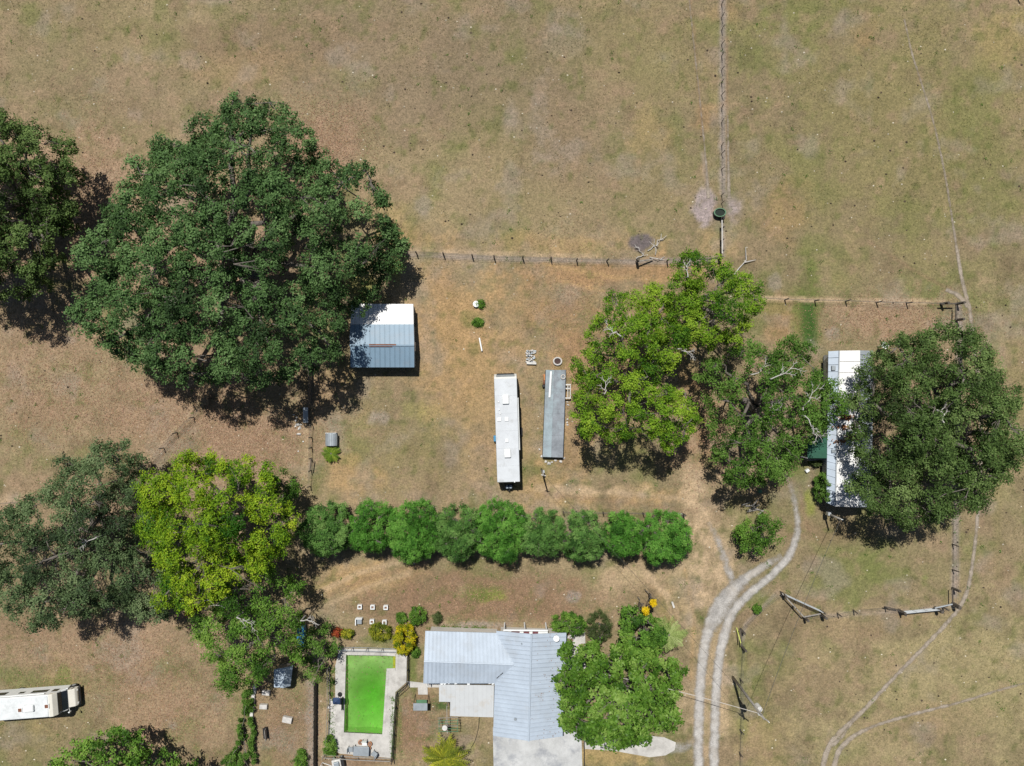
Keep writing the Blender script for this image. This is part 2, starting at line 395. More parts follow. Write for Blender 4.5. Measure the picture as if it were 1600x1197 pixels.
LN = [  # kind, half width, strength, polyline
 ('grey', 5, .75, [(640, 398), (760, 403), (880, 407), (1000, 409), (1120, 405)]), ('sand', 4, .6, [(640, 391), (760, 396), (930, 401)]),
 ('grey', 6, .9, [(1129, -40), (1129, 160), (1130, 300)]), ('grey', 3, .8, [(1130, 350), (1130, 400)]),
 ('sand', 4, .85, [(1195, 466), (1330, 470), (1475, 472)]), ('grey', 6, .9, [(1498, 478), (1500, 520), (1496, 640), (1492, 930)]),
 ('grey', 4, .5, [(1285, 962), (1400, 956), (1490, 946)]), ('sand', 2, .6, [(1290, 962), (1390, 954)]),
 ('dark', 8, .9, [(330, 622), (275, 680), (235, 725), (150, 760)]), ('sand', 2, .5, [(322, 620), (267, 678), (228, 722)]), ('sand', 7, .4, [(318, 628), (265, 685), (225, 725)]),
 ('sand', 7, .5, [(0, 782), (60, 778), (110, 772)]), ('sand', 6, .55, [(478, 640), (478, 760)]),
 ('tan', 4, .8, [(850, 412), (950, 432), (1030, 440), (1050, 435)]), ('tan', 3, .7, [(880, 440), (945, 455)]), ('tan', 3, .6, [(690, 490), (700, 560), (740, 620)]),
 ('sand', 5, .6, [(500, 925), (560, 895), (620, 880)]), ('sand', 5, .5, [(510, 945), (580, 915), (640, 895)]), ('brown', 4, .4, [(505, 935), (570, 905), (630, 888)]),
 ('sand', 6, .6, [(840, 762), (960, 770), (1060, 778), (1090, 790)]), ('brown', 4, .4, [(850, 772), (1000, 788), (1090, 800)]),
 ('sand', 6, .7, [(1000, 880), (1040, 930), (1050, 960)]), ('sand', 4, .6, [(1010, 900), (1050, 935), (1065, 975)]), ('tan', 4, .5, [(1070, 890), (1085, 960), (1080, 1060)]),
 ('brown', 3, .5, [(1080, 0), (1090, 120), (1105, 290)]), ('grey', 3, .5, [(1098, 240), (1106, 300)]), ('brown', 3, .6, [(1138, 290), (1136, 200), (1136, 60)]),
 ('grey', 10, .75, [(487, 1070), (485, 1200)]), ('sand', 7, .5, [(508, 1085), (506, 1180)]), ('sand', 9, .6, [(1120, 830), (1130, 870), (1140, 900)]),
 ('green', 4, .5, [(1210, 890), (1170, 945), (1150, 960)]), ('grey', 3, .5, [(1160, 1000), (1165, 975), (1215, 925)]), ('brown', 3, .4, [(1250, 760), (1255, 800), (1265, 830)]),
 ('olive', 10, .5, [(1555, 520), (1560, 900)]), ('brown', 3, .45, [(1360, 380), (1440, 430), (1490, 455)])]
def ground_color(xy):
    x, y = xy[:, 0], xy[:, 1]
    px = x / MPP + 800; py = 598.5 - y / MPP
    n1 = fbm(x * 0.05 + 3, y * 0.05 + 8, 5); n2 = fbm(x * 0.16 + 40, y * 0.16 + 2, 5); n3 = fbm(x * 0.6 + 5, y * 0.6 + 70, 4); n4 = fbm(x * 2.1, y * 2.1 + 30, 3)
    t = np.clip((n1 - 0.36) * 3.2, 0, 1)[:, None]; g = np.clip((n2 - 0.5) * 4.0, 0, 1)[:, None]
    c = C_OLIVE * (1 - t) + C_TAN * t
    c = c * (1 - 0.6 * g) + C_GREEN * 0.6 * g
    g = np.clip((fbm(x * 0.33 + 7, y * 0.33 + 31, 4) - 0.53) * 5.0, 0, 1)[:, None]
    c = c * (1 - 0.5 * g) + np.array(CL['green']) * 1.08 * 0.5 * g
    g = np.clip((fbm(x * 0.27 + 77, y * 0.27 + 3, 4) - 0.54) * 5.0, 0, 1)[:, None]
    c = c * (1 - 0.45 * g) + np.array(CL['litter']) * 0.45 * g
    g = np.clip((fbm(x * 0.45 + 27, y * 0.45 + 43, 4) - 0.56) * 5.0, 0, 1)[:, None]
    c = c * (1 - 0.5 * g) + np.array(CL['dark']) * 0.5 * g
    wob = (n2 - 0.5) * 1.3 + (n3 - 0.5) * 1.1 + (n4 - .5) * .5
    pts = np.stack([px, py], 1)
    for kind, cx, cy, rx, ry, s in BL:
        d = np.sqrt(((px - cx) / rx) ** 2 + ((py - cy) / ry) ** 2)
        soft = 0.75 if max(rx, ry) > 30 else 0.5
        w = np.clip((1 - d + wob * 0.9) / soft, 0, 1)
        w = (w * w * (3 - 2 * w) * s)[:, None]
        c = c * (1 - w) + np.array(CL[kind]) * w
    for kind, hw, s, line in LN:
        d = seg_dist(pts, line) / hw
        w = np.clip((1.25 - d + wob * 0.8) / 0.9, 0, 1)
        w = (w * s)[:, None]
        c = c * (1 - w) + np.array(CL[kind]) * w
    # small scruffy spots of weeds and bare soil all over the pasture
    sp = np.clip((fbm(x * 0.9 + 91, y * 0.9 + 13, 3) - 0.62) * 6, 0, 1)[:, None] * 0.5
    c = c * (1 - sp) + np.array(CL['green']) * 0.8 * sp
    sp = np.clip((fbm(x * 0.7 + 11, y * 0.7 + 53, 3) - 0.64) * 6, 0, 1)[:, None] * 0.45
    c = c * (1 - sp) + np.array(CL['litter']) * sp
    sp = np.clip((fbm(x * 0.3 + 61, y * 0.3 + 23, 4) - 0.6) * 6, 0, 1)[:, None] * 0.35
    c = c * (1 - sp) + np.array(CL['grey']) * sp
    c = c * (0.86 + 0.28 * n4)[:, None] * (0.88 + 0.24 * n3)[:, None]
    return c * 0.80

POOL = [(541, 1023), (604, 1024), (618.5, 1025), (618, 1047.5), (604, 1048), (597.5, 1147), (537.5, 1144)]
DECK = [(531, 1013), (624, 1015), (637, 1024), (635, 1066), (618, 1081), (611, 1184), (530, 1177), (522, 1168), (514, 1150), (517, 1105), (524, 1090), (524, 1040)]
pool_w = [P(*p)[:2] for p in POOL]
deck_w = [P(*p)[:2] for p in DECK]

def axis(lo, hi, step, far):
    mid = np.arange(lo, hi + 1e-6, step)
    out = []; s = step; e = hi
    while e < far:
        s *= 1.5; e += s; out.append(e)
    lo_out = [-(o - hi) + lo for o in out]
    return np.concatenate([np.array(lo_out[::-1]), mid, np.array(out)])
gx = axis(-60, 60, 0.24, 700); gy = axis(-46, 46, 0.24, 700)
GX, GY = np.meshgrid(gx, gy)
gp = np.stack([GX.ravel(), GY.ravel()], 1)
gz = -0.035 * fbm(gp[:, 0] * 0.5, gp[:, 1] * 0.5, 4)
nx, ny = len(gx), len(gy)
ii = (np.arange(ny - 1)[:, None] * nx + np.arange(nx - 1)[None, :]).ravel()
quads = np.stack([ii, ii + 1, ii + 1 + nx, ii + nx], 1)
fc = gp[quads].mean(1)
dist_pool = seg_dist(fc, pool_w, True)
keep = ~(in_poly(fc, pool_w) | (dist_pool < 0.35))
quads = quads[keep]
me = bpy.data.meshes.new('ground')
me.vertices.add(len(gp)); me.loops.add(len(quads) * 4); me.polygons.add(len(quads))
me.vertices.foreach_set('co', np.concatenate([gp, gz[:, None]], 1).astype(np.float32).ravel())
me.loops.foreach_set('vertex_index', quads.astype(np.int32).ravel())
me.polygons.foreach_set('loop_start', np.arange(0, len(quads) * 4, 4, dtype=np.int32))
me.polygons.foreach_set('loop_total', np.full(len(quads), 4, dtype=np.int32))
gcol = ground_color(gp)
a = me.attributes.new('col', 'FLOAT_COLOR', 'POINT')
a.data.foreach_set('color', np.concatenate([gcol, np.ones((len(gcol), 1))], 1).astype(np.float32).ravel())
me.update(calc_edges=True)
m, nt, b = new_mat('dry_pasture')
co = world_co(nt)
at = N(nt, 'ShaderNodeAttribute', attribute_name='col')
na = noise(nt, 2.2, 6, 0.75, co); nb = noise(nt, 5.0, 4, 0.75, co)
ra = ramp(nt, [(0.30, (0.74, 0.76, 0.74)), (0.5, (1.0, 1.0, 1.0)), (0.70, (1.24, 1.22, 1.20))])
nt.links.new(na.outputs[0], ra.inputs[0])
rb = ramp(nt, [(0.32, (0.68, 0.70, 0.66)), (0.5, (0.98, 0.98, 0.98)), (0.68, (1.32, 1.30, 1.27))])
nt.links.new(nb.outputs[0], rb.inputs[0])
c = mixc(nt, at.outputs['Color'], ra.outputs[0], 1.0, 'MULTIPLY')
c = mixc(nt, c, rb.outputs[0], 1.0, 'MULTIPLY')
nt.links.new(c, b.inputs['Base Color']); b.inputs['Roughness'].default_value = 0.95; b.inputs['Specular IOR Level'].default_value = 0.1
bp = N(nt, 'ShaderNodeBump'); bp.inputs['Strength'].default_value = 0.55; bp.inputs['Distance'].default_value = 0.12
nt.links.new(nb.outputs[0], bp.inputs['Height']); nt.links.new(bp.outputs[0], b.inputs['Normal'])
me.materials.append(m)
ground = bpy.data.objects.new('ground', me); COL.objects.link(ground)
tag(ground, kind='structure')

# ------------------------------------------------------------------ gravel drive and trodden paths: sheets just above the ground with ragged edges
def trail_mat(name, col, lo=0.22, hi=0.55, worn=(0.45, 0.38, 0.28)):
    m, nt, b = new_mat(name)
    co = world_co(nt)
    at = N(nt, 'ShaderNodeAttribute', attribute_name='tint')
    n1 = noise(nt, 1.1, 6, 0.7, co); n2 = noise(nt, 9.0, 3, 0.6, co); n3 = noise(nt, 0.5, 4, 0.6, co)
    r = ramp(nt, [(0.3, tuple(c * 0.8 for c in col)), (0.7, tuple(min(1, c * 1.15) for c in col))]); nt.links.new(n1.outputs[0], r.inputs[0])
    r2 = ramp(nt, [(0.25, 0.7), (0.75, 1.2)]); nt.links.new(n2.outputs[0], r2.inputs[0])
    c = mixc(nt, r.outputs[0], r2.outputs[0], 1.0, 'MULTIPLY')
    r3 = ramp(nt, [(0.5, 0.0), (0.7, 0.6)]); nt.links.new(n3.outputs[0], r3.inputs[0])
    c = mixc(nt, c, worn, r3.outputs[0])
    nt.links.new(c, b.inputs['Base Color']); b.inputs['Roughness'].default_value = 0.95; b.inputs['Specular IOR Level'].default_value = 0.1
    ma = N(nt, 'ShaderNodeMath', operation='SUBTRACT'); nt.links.new(n1.outputs[0], ma.inputs[0]); ma.inputs[1].default_value = 0.5
    mb = N(nt, 'ShaderNodeMath', operation='MULTIPLY_ADD'); nt.links.new(ma.outputs[0], mb.inputs[0]); mb.inputs[1].default_value = 1.1
    nt.links.new(at.outputs['Fac'], mb.inputs[2])
    mr = N(nt, 'ShaderNodeMapRange'); mr.interpolation_type = 'SMOOTHSTEP'
    nt.links.new(mb.outputs[0], mr.inputs[0]); mr.inputs[1].default_value = lo; mr.inputs[2].default_value = hi
    tr = N(nt, 'ShaderNodeBsdfTransparent'); mx = N(nt, 'ShaderNodeMixShader')
    nt.links.new(mr.outputs[0], mx.inputs[0]); nt.links.new(tr.outputs[0], mx.inputs[1]); nt.links.new(b.outputs[0], mx.inputs[2])
    nt.links.new(mx.outputs[0], nt.nodes['Material Output'].inputs[0])
    return m

def smooth_line(pts, step=0.6):
    p = np.array(pts, float)
    for _ in range(3):      # Chaikin corner cutting
        q = np.empty((2 * len(p) - 2, p.shape[1])); q[0::2] = p[:-1] * .75 + p[1:] * .25; q[1::2] = p[:-1] * .25 + p[1:] * .75
        p = np.concatenate([p[:1], q, p[-1:]])
    return p

def trail(name, runs, mat, z, kind='structure'):
    """runs: list of polylines of (px, py, half width in metres, strength)"""
    V = []; F = []; A = []
    for line in runs:
        p = smooth_line(line)
        w = np.array([P(a, b_)[:2] for a, b_ in p[:, :2]])
        d = np.gradient(w, axis=0); d /= np.linalg.norm(d, axis=1)[:, None] + 1e-9
        nrm = np.stack([-d[:, 1], d[:, 0]], 1)
        k0 = len(V)
        offs = (-1.35, -0.6, 0, 0.6, 1.35); es = (0.0, 0.7, 0.95, 0.7, 0.0)
        for i in range(len(w)):
            for o_, e in zip(offs, es):
                q = w[i] + nrm[i] * o_ * p[i, 2]
                V.append((q[0], q[1], z)); A.append(e * p[i, 3])
        for i in range(len(w) - 1):
            for j in range(4):
                F.append((k0 + i * 5 + j, k0 + (i + 1) * 5 + j, k0 + (i + 1) * 5 + j + 1, k0 + i * 5 + j + 1))
        z += 0.004
    me = bpy.data.meshes.new(name); me.from_pydata(V, [], [tuple(reversed(f)) for f in F])
    at = me.attributes.new('tint', 'FLOAT', 'POINT'); at.data.foreach_set('value', A)
    me.materials.append(mat); me.update()
    o = bpy.data.objects.new(name, me); COL.objects.link(o); tag(o, kind=kind)
    return o

M['gravel'] = trail_mat('white_gravel', (0.46, 0.44, 0.415), 0.1, 0.95, (0.36, 0.32, 0.27))
M['dust'] = trail_mat('grey_dust', (0.345, 0.295, 0.24), 0.22, 0.8, (0.30, 0.245, 0.175))
trail('driveway', [
    [(1092, 1235, 0.60, 1), (1091, 1130, 0.60, 1), (1095, 1050, 0.59, 1), (1104, 990, 0.65, 1), (1122, 940, 0.77, 1), (1160, 906, 0.56, 1), (1192, 886, 0.49, .85), (1222, 868, 0.44, .5)],
    [(1114, 1235, 0.56, 1), (1117, 1130, 0.56, 1), (1120, 1050, 0.55, 1), (1130, 995, 0.60, 1), (1146, 950, 0.56, 1), (1180, 920, 0.49, .95), (1213, 893, 0.49, .9), (1238, 862, 0.50, .9), (1247, 830, 0.44, .7), (1245, 800, 0.40, .6), (1238, 765, 0.40, .45), (1225, 740, 0.32, .3)],
    [(1112, 985, 0.65, .6), (1128, 950, 1.05, .9), (1146, 920, 0.96, .95), (1165, 905, 0.65, .6)],
    [(1145, 910, 0.56, .7), (1134, 880, 0.49, .6), (1122, 845, 0.44, .55), (1108, 815, 0.40, .35)],
    [(1085, 1160, 0.56, .5), (1065, 1168, 0.72, .6), (1040, 1170, 0.72, .5)]], M['gravel'], 0.006)
trail('cattle_path', [
    [(1413, 30, .15, .55), (1425, 85, .16, .6), (1440, 130, .16, .6), (1462, 200, .17, .6), (1480, 290, .18, .65), (1492, 370, .2, .7), (1503, 440, .28, .8), (1515, 480, .3, .85), (1519, 520, .28, .8), (1535, 640, .25, .75), (1530, 790, .25, .75), (1519, 890, .27, .8), (1508, 940, .3, .85), (1470, 985, .3, .8), (1400, 1055, .28, .8), (1345, 1115, .3, .85), (1305, 1150, .35, .9), (1288, 1180, .38, .95), (1283, 1225, .35, .95)],
    [(1300, 1225, .32, .9), (1305, 1180, .35, .9), (1325, 1155, .35, .85), (1360, 1135, .25, .75), (1430, 1115, .22, .75), (1510, 1095, .22, .75), (1560, 1078, .2, .6), (1640, 1058, .18, .55)],
    [(1478, 452, .3, .7), (1500, 462, .35, .8), (1512, 480, .3, .8)],
    [(1340, 1112, .18, .6), (1318, 1150, .22, .7), (1300, 1165, .3, .8)],
    [(1075, -20, .13, .5), (1083, 60, .14, .5), (1093, 150, .14, .5), (1103, 250, .16, .6), (1107, 310, .25, .8)],
    [(1139, 310, .3, .8), (1138, 270, .2, .7), (1137, 180, .15, .5)]], M['dust'], 0.006)

# ------------------------------------------------------------------ trees
def unit(v):
    return v / (np.linalg.norm(v, axis=-1, keepdims=True) + 1e-9)

def leaves(pos, outward, size, rnd, up=0.7, out=0.9, jit=0.55):
    """one pointed leaf spray (4 corners) at each position"""
    n = len(pos)
    nrm = unit(np.array([0, 0, 1.0]) * up + outward * out + rnd.normal(size=(n, 3)) * jit)
    t = unit(np.cross(nrm, unit(rnd.normal(size=(n, 3)))))
    bt = np.cross(nrm, t)
    L = size[0] * rnd.uniform(0.65, 1.3, (n, 1)); W = size[1] * rnd.uniform(0.65, 1.3, (n, 1))
    return np.stack([pos - t * L * 0.5, pos + bt * W * 0.5 + t * L * 0.08, pos + t * L * 0.5, pos - bt * W * 0.5 + t * L * 0.08], 1)

def crown_clumps(poly, zt, ze, rc, rnd, cover=1.35, sep=0.62, under=0.35):
    """centres and radii of leaf clumps on a dome over the outline, and some lower down"""
    poly = np.array([p[:2] for p in poly])
    lo, hi = poly.min(0), poly.max(0)
    A = 0.5 * abs(np.sum(poly[:, 0] * np.roll(poly[:, 1], -1) - np.roll(poly[:, 0], -1) * poly[:, 1]))
    cand = rnd.uniform(lo, hi, (9000, 2)); cand = cand[in_poly(cand, poly)]
    de = seg_dist(cand, poly, True); dmax = de.max()
    target = cover * A / (math.pi * ((rc[0] + rc[1]) / 2) ** 2)
    out = []
    for i in range(len(cand)):
        d = de[i]
        r = rnd.uniform(rc[0], rc[1])
        if d < 0.9: r *= 0.6
        if d < r * 0.45: continue
        if out:
            o = np.array(out)
            if np.any(np.linalg.norm(o[:, :2] - cand[i], axis=1) < sep * (o[:, 3] + r)): continue
        q = min(1, d / (dmax * 0.9))
        z = ze + (zt - ze) * math.sqrt(max(0, 1 - (1 - q) ** 2)) + rnd.uniform(-1.7, 1.0) * 0.17 * (zt - ze) - r * 0.55
        out.append((cand[i][0], cand[i][1], z, r))
        if len(out) >= target: break
    # small ragged ones right on the edge
    edge = []
    per = np.concatenate([poly, poly[:1]])
    for a, b_ in zip(per[:-1], per[1:]):
        L = np.linalg.norm(b_ - a); k = max(1, int(L / (rc[0] * 1.1)))
        for j in range(k):
            if rnd.random() < 0.95:
                p = a + (b_ - a) * rnd.random() ; c = poly.mean(0); p = p + (c - p) / (np.linalg.norm(c - p) + 1e-6) * rnd.uniform(0.3, 1.0) * min(1, rc[0])
                edge.append((p[0], p[1], ze + rnd.uniform(-0.1, 0.25) * (zt - ze), rc[0] * rnd.uniform(0.42, 0.75)))
    low = []
    for i in range(int(len(out) * under)):
        j = rnd.integers(len(cand))
        q = min(1, de[j] / (dmax * 0.9))
        if de[j] < rc[0] * 0.5: continue
        z = ze + (zt - ze) * math.sqrt(max(0, 1 - (1 - q) ** 2)) * rnd.uniform(0.1, 0.55) - 0.8
        low.append((cand[j][0], cand[j][1], z, rc[0] * rnd.uniform(0.7, 1.0)))
    return np.array(out), np.array(edge).reshape(-1, 4), np.array(low).reshape(-1, 4)

def crown_leaves(cl, rnd, leaf, twig_r, per_twig, dens, flat=0.72, bias=None, up=0.7):
    """clump -> twigs over its surface -> leaves on each twig"""
    V = []; T = []
    for (x, y, z, r) in cl:
        k = max(5, int(dens * 2 * math.pi * r * r / (math.pi * twig_r ** 2) * 0.62))
        d = unit(rnd.normal(size=(k, 3))); d[:, 2] = np.where(d[:, 2] < -0.25, -d[:, 2], d[:, 2])
        lump = 0.80 + 0.35 * rnd.random((k, 1))
        inner = rnd.random((k, 1)) < 0.25
        lump = np.where(inner, lump * 0.6, lump)
        tw = np.array([x, y, z]) + d * np.array([1, 1, flat]) * r * lump
        tt = 0.48 + rnd.normal() * 0.22 + rnd.normal(size=k) * 0.14
        n = per_twig
        pos = np.repeat(tw, n, 0) + rnd.normal(size=(k * n, 3)) * twig_r * np.array([0.5, 0.5, 0.32])
        ow = np.repeat(d, n, 0)
        V.append(leaves(pos, ow, leaf, rnd, up=up))
        T.append(np.repeat(tt, n) + rnd.normal(size=k * n) * 0.13)
    return np.concatenate(V), np.concatenate(T)

def bend(a, b_, rnd, n=5, wob=0.12, sag=0.0):
    a = np.array(a, float); b_ = np.array(b_, float); L = np.linalg.norm(b_ - a)
    pts = []
    for i in range(n + 1):
        t = i / n
        p = a + (b_ - a) * t
        if 0 < i < n: p = p + rnd.normal(size=3) * wob * L * 0.5 * math.sin(math.pi * t)
        p[2] += sag * L * math.sin(math.pi * t)
        pts.append(p)
    return pts

def limbs_mesh(base, cl, rnd, r0, fork):
    """trunk and limbs from the base to the clumps"""
    mt = MB(); ml = MB()
    base = np.array(base, float)
    top = base + np.array([rnd.normal() * .3, rnd.normal() * .3, fork])
    mt.tube([base - [0, 0, .1], base + [0, 0, .25], base + (top - base) * .5 + rnd.normal(size=3) * [.1, .1, 0], top], [r0 * 1.5, r0 * 1.1, r0 * .9, r0 * .8], 10)
    c = cl[:, :3]
    k = min(len(c), 4 + len(c) // 10)
    sel = [int(rnd.integers(len(c)))]
    dm = np.linalg.norm(c - c[sel[0]], axis=1)
    for _ in range(k - 1):
        j = int(dm.argmax()); sel.append(j); dm = np.minimum(dm, np.linalg.norm(c - c[j], axis=1))
    nodes = []
    for j in sel:
        pts = bend(top - [0, 0, .2], c[j], rnd, 7, 0.12, 0.10)
        ml.tube(pts, np.linspace(r0 * .62, max(.03, r0 * .10), len(pts)).tolist(), 7)
        nodes += [(p, max(.03, r0 * (.62 - .52 * i / 7))) for i, p in enumerate(pts) if i > 1]
    npos = np.array([q[0] for q in nodes])
    for j in range(len(c)):
        if j in sel: continue
        d = np.linalg.norm(npos - c[j], axis=1) + 0.6 * np.maximum(0, npos[:, 2] - c[j][2])
        q = int(d.argmin())
        pts = bend(npos[q], c[j] + [0, 0, .1], rnd, 4, 0.16, 0.05)
        ra = min(nodes[q][1] * .75, .14)
        ml.tube(pts, np.linspace(ra, .02, len(pts)).tolist(), 5)
        for _ in range(3):
            e = c[j] + rnd.normal(size=3) * cl[j][3] * [.6, .6, .35]
            ml.tube(bend(pts[2], e, rnd, 3, .15), [.045, .03, .02, .012], 4, cap=False)
    return mt, ml

TREES = []
def tree(name, label, outline, zt, ze, mat, cat='tree', group=None, rc=(1.3, 2.3), leaf=(.30, .17), twig=.42, per=16, dens=1.0, seed=1, trunk=None, r0=None,
         cover=1.35, sep=.68, under=.3, dead=(), up=0.45, flat=.85, limb_mat='bark', fork=None, extra=()):
    rnd = np.random.default_rng(seed)
    zo = ze + 0.25 * (zt - ze)
    poly = [P(a, b_, zo) for a, b_ in outline]
    pa = np.array([p[:2] for p in poly]); cen = pa.mean(0)
    top, edge, low = crown_clumps(poly, zt, ze, rc, rnd, cover, sep, under)
    if len(extra): low = np.concatenate([low, np.array([(*P(a, b_, z)[:2], z, r) for a, b_, z, r in extra])])
    if trunk is not None: base = P(trunk[0], trunk[1])
    else: base = Vector((cen[0], cen[1], 0))
    if r0 is None: r0 = 0.05 * zt
    root = empty(name, (base.x, base.y, 0), label, cat, group)
    V, T = crown_leaves(np.concatenate([x for x in (top, edge, low) if len(x)]), rnd, (leaf[0] * .8, leaf[1] * .86), twig, int(per * 2.0), dens * 2.4, flat, up=up)
    V[:, :, 2] = np.maximum(V[:, :, 2], 0.03)
    org = (base.x, base.y, 0)
    o = bpy.data.objects.new('crown', big_mesh('crown', V, 4, mat, tint=T, origin=org)); o.location = org
    place(o, root)
    mt, ml = limbs_mesh((base.x, base.y, 0), top if len(top) > 2 else np.concatenate([top, edge]), rnd, r0, fork if fork else zt * .22)
    mt.build('trunk', M[limb_mat], root, smooth=True)
    ml.build('limbs', M[limb_mat], root, smooth=True)
    for (px, py, z, ang, L) in dead:
        mb = MB(); a0 = math.radians(ang)
        p = np.array(P(px, py, z)); dd = np.linalg.norm(top[:, :2] - p[:2], axis=1); jj = int(dd.argmin()); p = np.array(P(px, py, top[jj, 2] + top[jj, 3] * .95))
        def grow(p, ang, L, r, lev):
            e = p + np.array([math.cos(ang) * L, math.sin(ang) * L, rnd.uniform(.0, .18) * L])
            pts = bend(p, e, rnd, 5, .16)
            mb.tube(pts, np.linspace(r, r * .45, 6).tolist(), 5)
            if lev < 2:
                for t in ((2, 1), (3, -1), (4, 1), (5, -1))[: 4 - lev]:
                    grow(pts[t[0]], ang + t[1] * rnd.uniform(.35, 1.0), L * rnd.uniform(.35, .6), r * .6, lev + 1)
        # carried by the crown: the foot goes down into the limbs
        mb.tube([p - [0, 0, 1.6], p], [.07, .065], 5)
        grow(p, a0, L, .055, 0)
        mb.build('dead_branch', M['dead_wood'], root)
    TREES.append(root)
    return root

F = {}
F['oak'] = foliage('live_oak_leaves', (0.026, 0.054, 0.017), (0.074, 0.148, 0.044), (0.160, 0.265, 0.095), 0.15)
F['oak_b'] = foliage('live_oak_leaves_warm', (0.030, 0.054, 0.014), (0.080, 0.140, 0.034), (0.165, 0.235, 0.075), 0.15)
F['oak_grey'] = foliage('grey_oak_leaves', (0.032, 0.056, 0.024), (0.088, 0.142, 0.056), (0.180, 0.240, 0.110), 0.15)
F['yellow'] = foliage('yellow_green_leaves', (0.030, 0.100, 0.008), (0.180, 0.310, 0.014), (0.380, 0.470, 0.030), 0.2)
F['lime'] = foliage('lime_leaves', (0.030, 0.095, 0.008), (0.135, 0.262, 0.016), (0.280, 0.410, 0.036), 0.2)
F['mid'] = foliage('mid_green_leaves', (0.030, 0.082, 0.010), (0.102, 0.220, 0.028), (0.205, 0.335, 0.058), 0.2)
F['deep'] = foliage('deep_green_leaves', (0.032, 0.076, 0.010), (0.082, 0.175, 0.024), (0.150, 0.260, 0.052), 0.15)
F['row'] = foliage('row_leaves', (0.024, 0.085, 0.010), (0.084, 0.245, 0.030), (0.190, 0.390, 0.070), 0.2)
F['row_pale'] = foliage('row_leaves_pale', (0.030, 0.085, 0.016), (0.108, 0.240, 0.050), (0.215, 0.360, 0.100), 0.2)
F['shade'] = foliage('broad_leaves', (0.028, 0.078, 0.008), (0.100, 0.208, 0.024), (0.225, 0.345, 0.075), 0.18, 0.45)
F['olive'] = foliage('dull_leaves', (0.035, 0.055, 0.018), (0.080, 0.115, 0.036), (0.140, 0.175, 0.065), 0.25)
F['gold'] = foliage('golden_leaves', (0.090, 0.150, 0.010), (0.420, 0.400, 0.015), (0.700, 0.520, 0.020), 0.3)
F['flower'] = foliage('yellow_blossom', (0.650, 0.420, 0.008), (0.800, 0.560, 0.012), (0.850, 0.660, 0.030), 0.3)
F['red'] = foliage('red_leaves', (0.16, 0.020, 0.015), (0.36, 0.060, 0.030), (0.50, 0.16, 0.05), 0.3)
F['palm'] = foliage('palm_leaves', (0.050, 0.080, 0.010), (0.190, 0.225, 0.020), (0.480, 0.450, 0.040), 0.2)
F['sago'] = foliage('sago_leaves', (0.050, 0.110, 0.010), (0.140, 0.230, 0.022), (0.280, 0.350, 0.040), 0.25)
F['silver'] = foliage('silver_palm_leaves', (0.130, 0.190, 0.050), (0.280, 0.360, 0.110), (0.440, 0.510, 0.220), 0.3)

tree('oak_tree', 'huge dark green live oak with the widest crown, beside the blue-grey metal shed',
     [(385, 148), (440, 168), (480, 196), (488, 236), (532, 262), (572, 256), (602, 305), (612, 350), (618, 352), (588, 388), (552, 425), (534, 465), (532, 515), (520, 560), (470, 585), (425, 598), (400, 606), (350, 590), (300, 602), (262, 590), (205, 575), (165, 545), (128, 512), (150, 470), (140, 425), (140, 382), (158, 335), (184, 292), (202, 272), (216, 242), (252, 222), (305, 212), (310, 182), (345, 188), (360, 152)],
     15.0, 6.5, F['oak'], seed=3, rc=(1.0, 2.2), r0=.8, trunk=(395, 425), dead=[(215, 345, 8, 160, 1.4)], cover=1.7, sep=.76, under=1.1, extra=[(612, 395, 5, 1.3), (598, 425, 4.5, 1.2), (622, 380, 5.2, 1.1), (580, 452, 4, 1.2), (605, 365, 6, 1.3), (560, 480, 3.8, 1.1), (618, 418, 4.2, .9), (585, 410, 6, 1.3)])
tree('oak_tree', 'dark green live oak cut off by the left edge of the photo, near the top',
     [(-70, 210), (-30, 180), (5, 178), (40, 190), (75, 202), (100, 218), (106, 250), (114, 285), (108, 330), (98, 375), (84, 415), (66, 440), (30, 462), (-10, 470), (-60, 450), (-110, 400), (-125, 330), (-110, 260)],
     12.5, 4.5, F['oak_b'], seed=5, rc=(1.0, 2.0), r0=.6, cover=1.9, sep=.68, under=1.2)
tree('oak_tree', 'greyish green oak with scattered gaps, left of the yellow-green tree',
     [(-40, 815), (0, 792), (55, 772), (92, 742), (98, 712), (140, 712), (150, 692), (186, 686), (214, 715), (222, 745), (232, 790), (222, 840), (246, 880), (262, 925), (250, 975), (205, 960), (165, 945), (120, 975), (82, 960), (60, 996), (40, 985), (42, 955), (5, 930), (-40, 900), (-60, 860)],
     12.5, 6.0, F['oak_grey'], seed=8, rc=(.9, 1.8), r0=.5, cover=1.6, sep=.76, under=.9, leaf=(.26, .14), dead=[(150, 840, 10, 200, 1.4)])
tree('camphor_tree', 'large bright yellow-green tree between the grey-green oak and the row of small trees',
     [(224, 812), (238, 764), (270, 716), (312, 705), (350, 726), (394, 716), (420, 735), (438, 770), (455, 800), (470, 815), (462, 842), (432, 842), (445, 868), (418, 892), (380, 898), (352, 922), (312, 946), (272, 952), (250, 930), (262, 892), (232, 858)],
     14.0, 7.5, F['yellow'], seed=12, rc=(1.1, 2.1), r0=.5, leaf=(.24, .15), twig=.38, per=18, cover=1.7, sep=.8, under=.9, dens=1.0)
tree('camphor_tree', 'small fresh green tree with shade below it, upper right of the yellow-green tree',
     [(418, 745), (438, 732), (458, 742), (468, 765), (458, 788), (432, 792), (418, 772)], 6.0, 2.6, F['mid'], seed=13, rc=(.8, 1.3), leaf=(.22, .14), r0=.2)
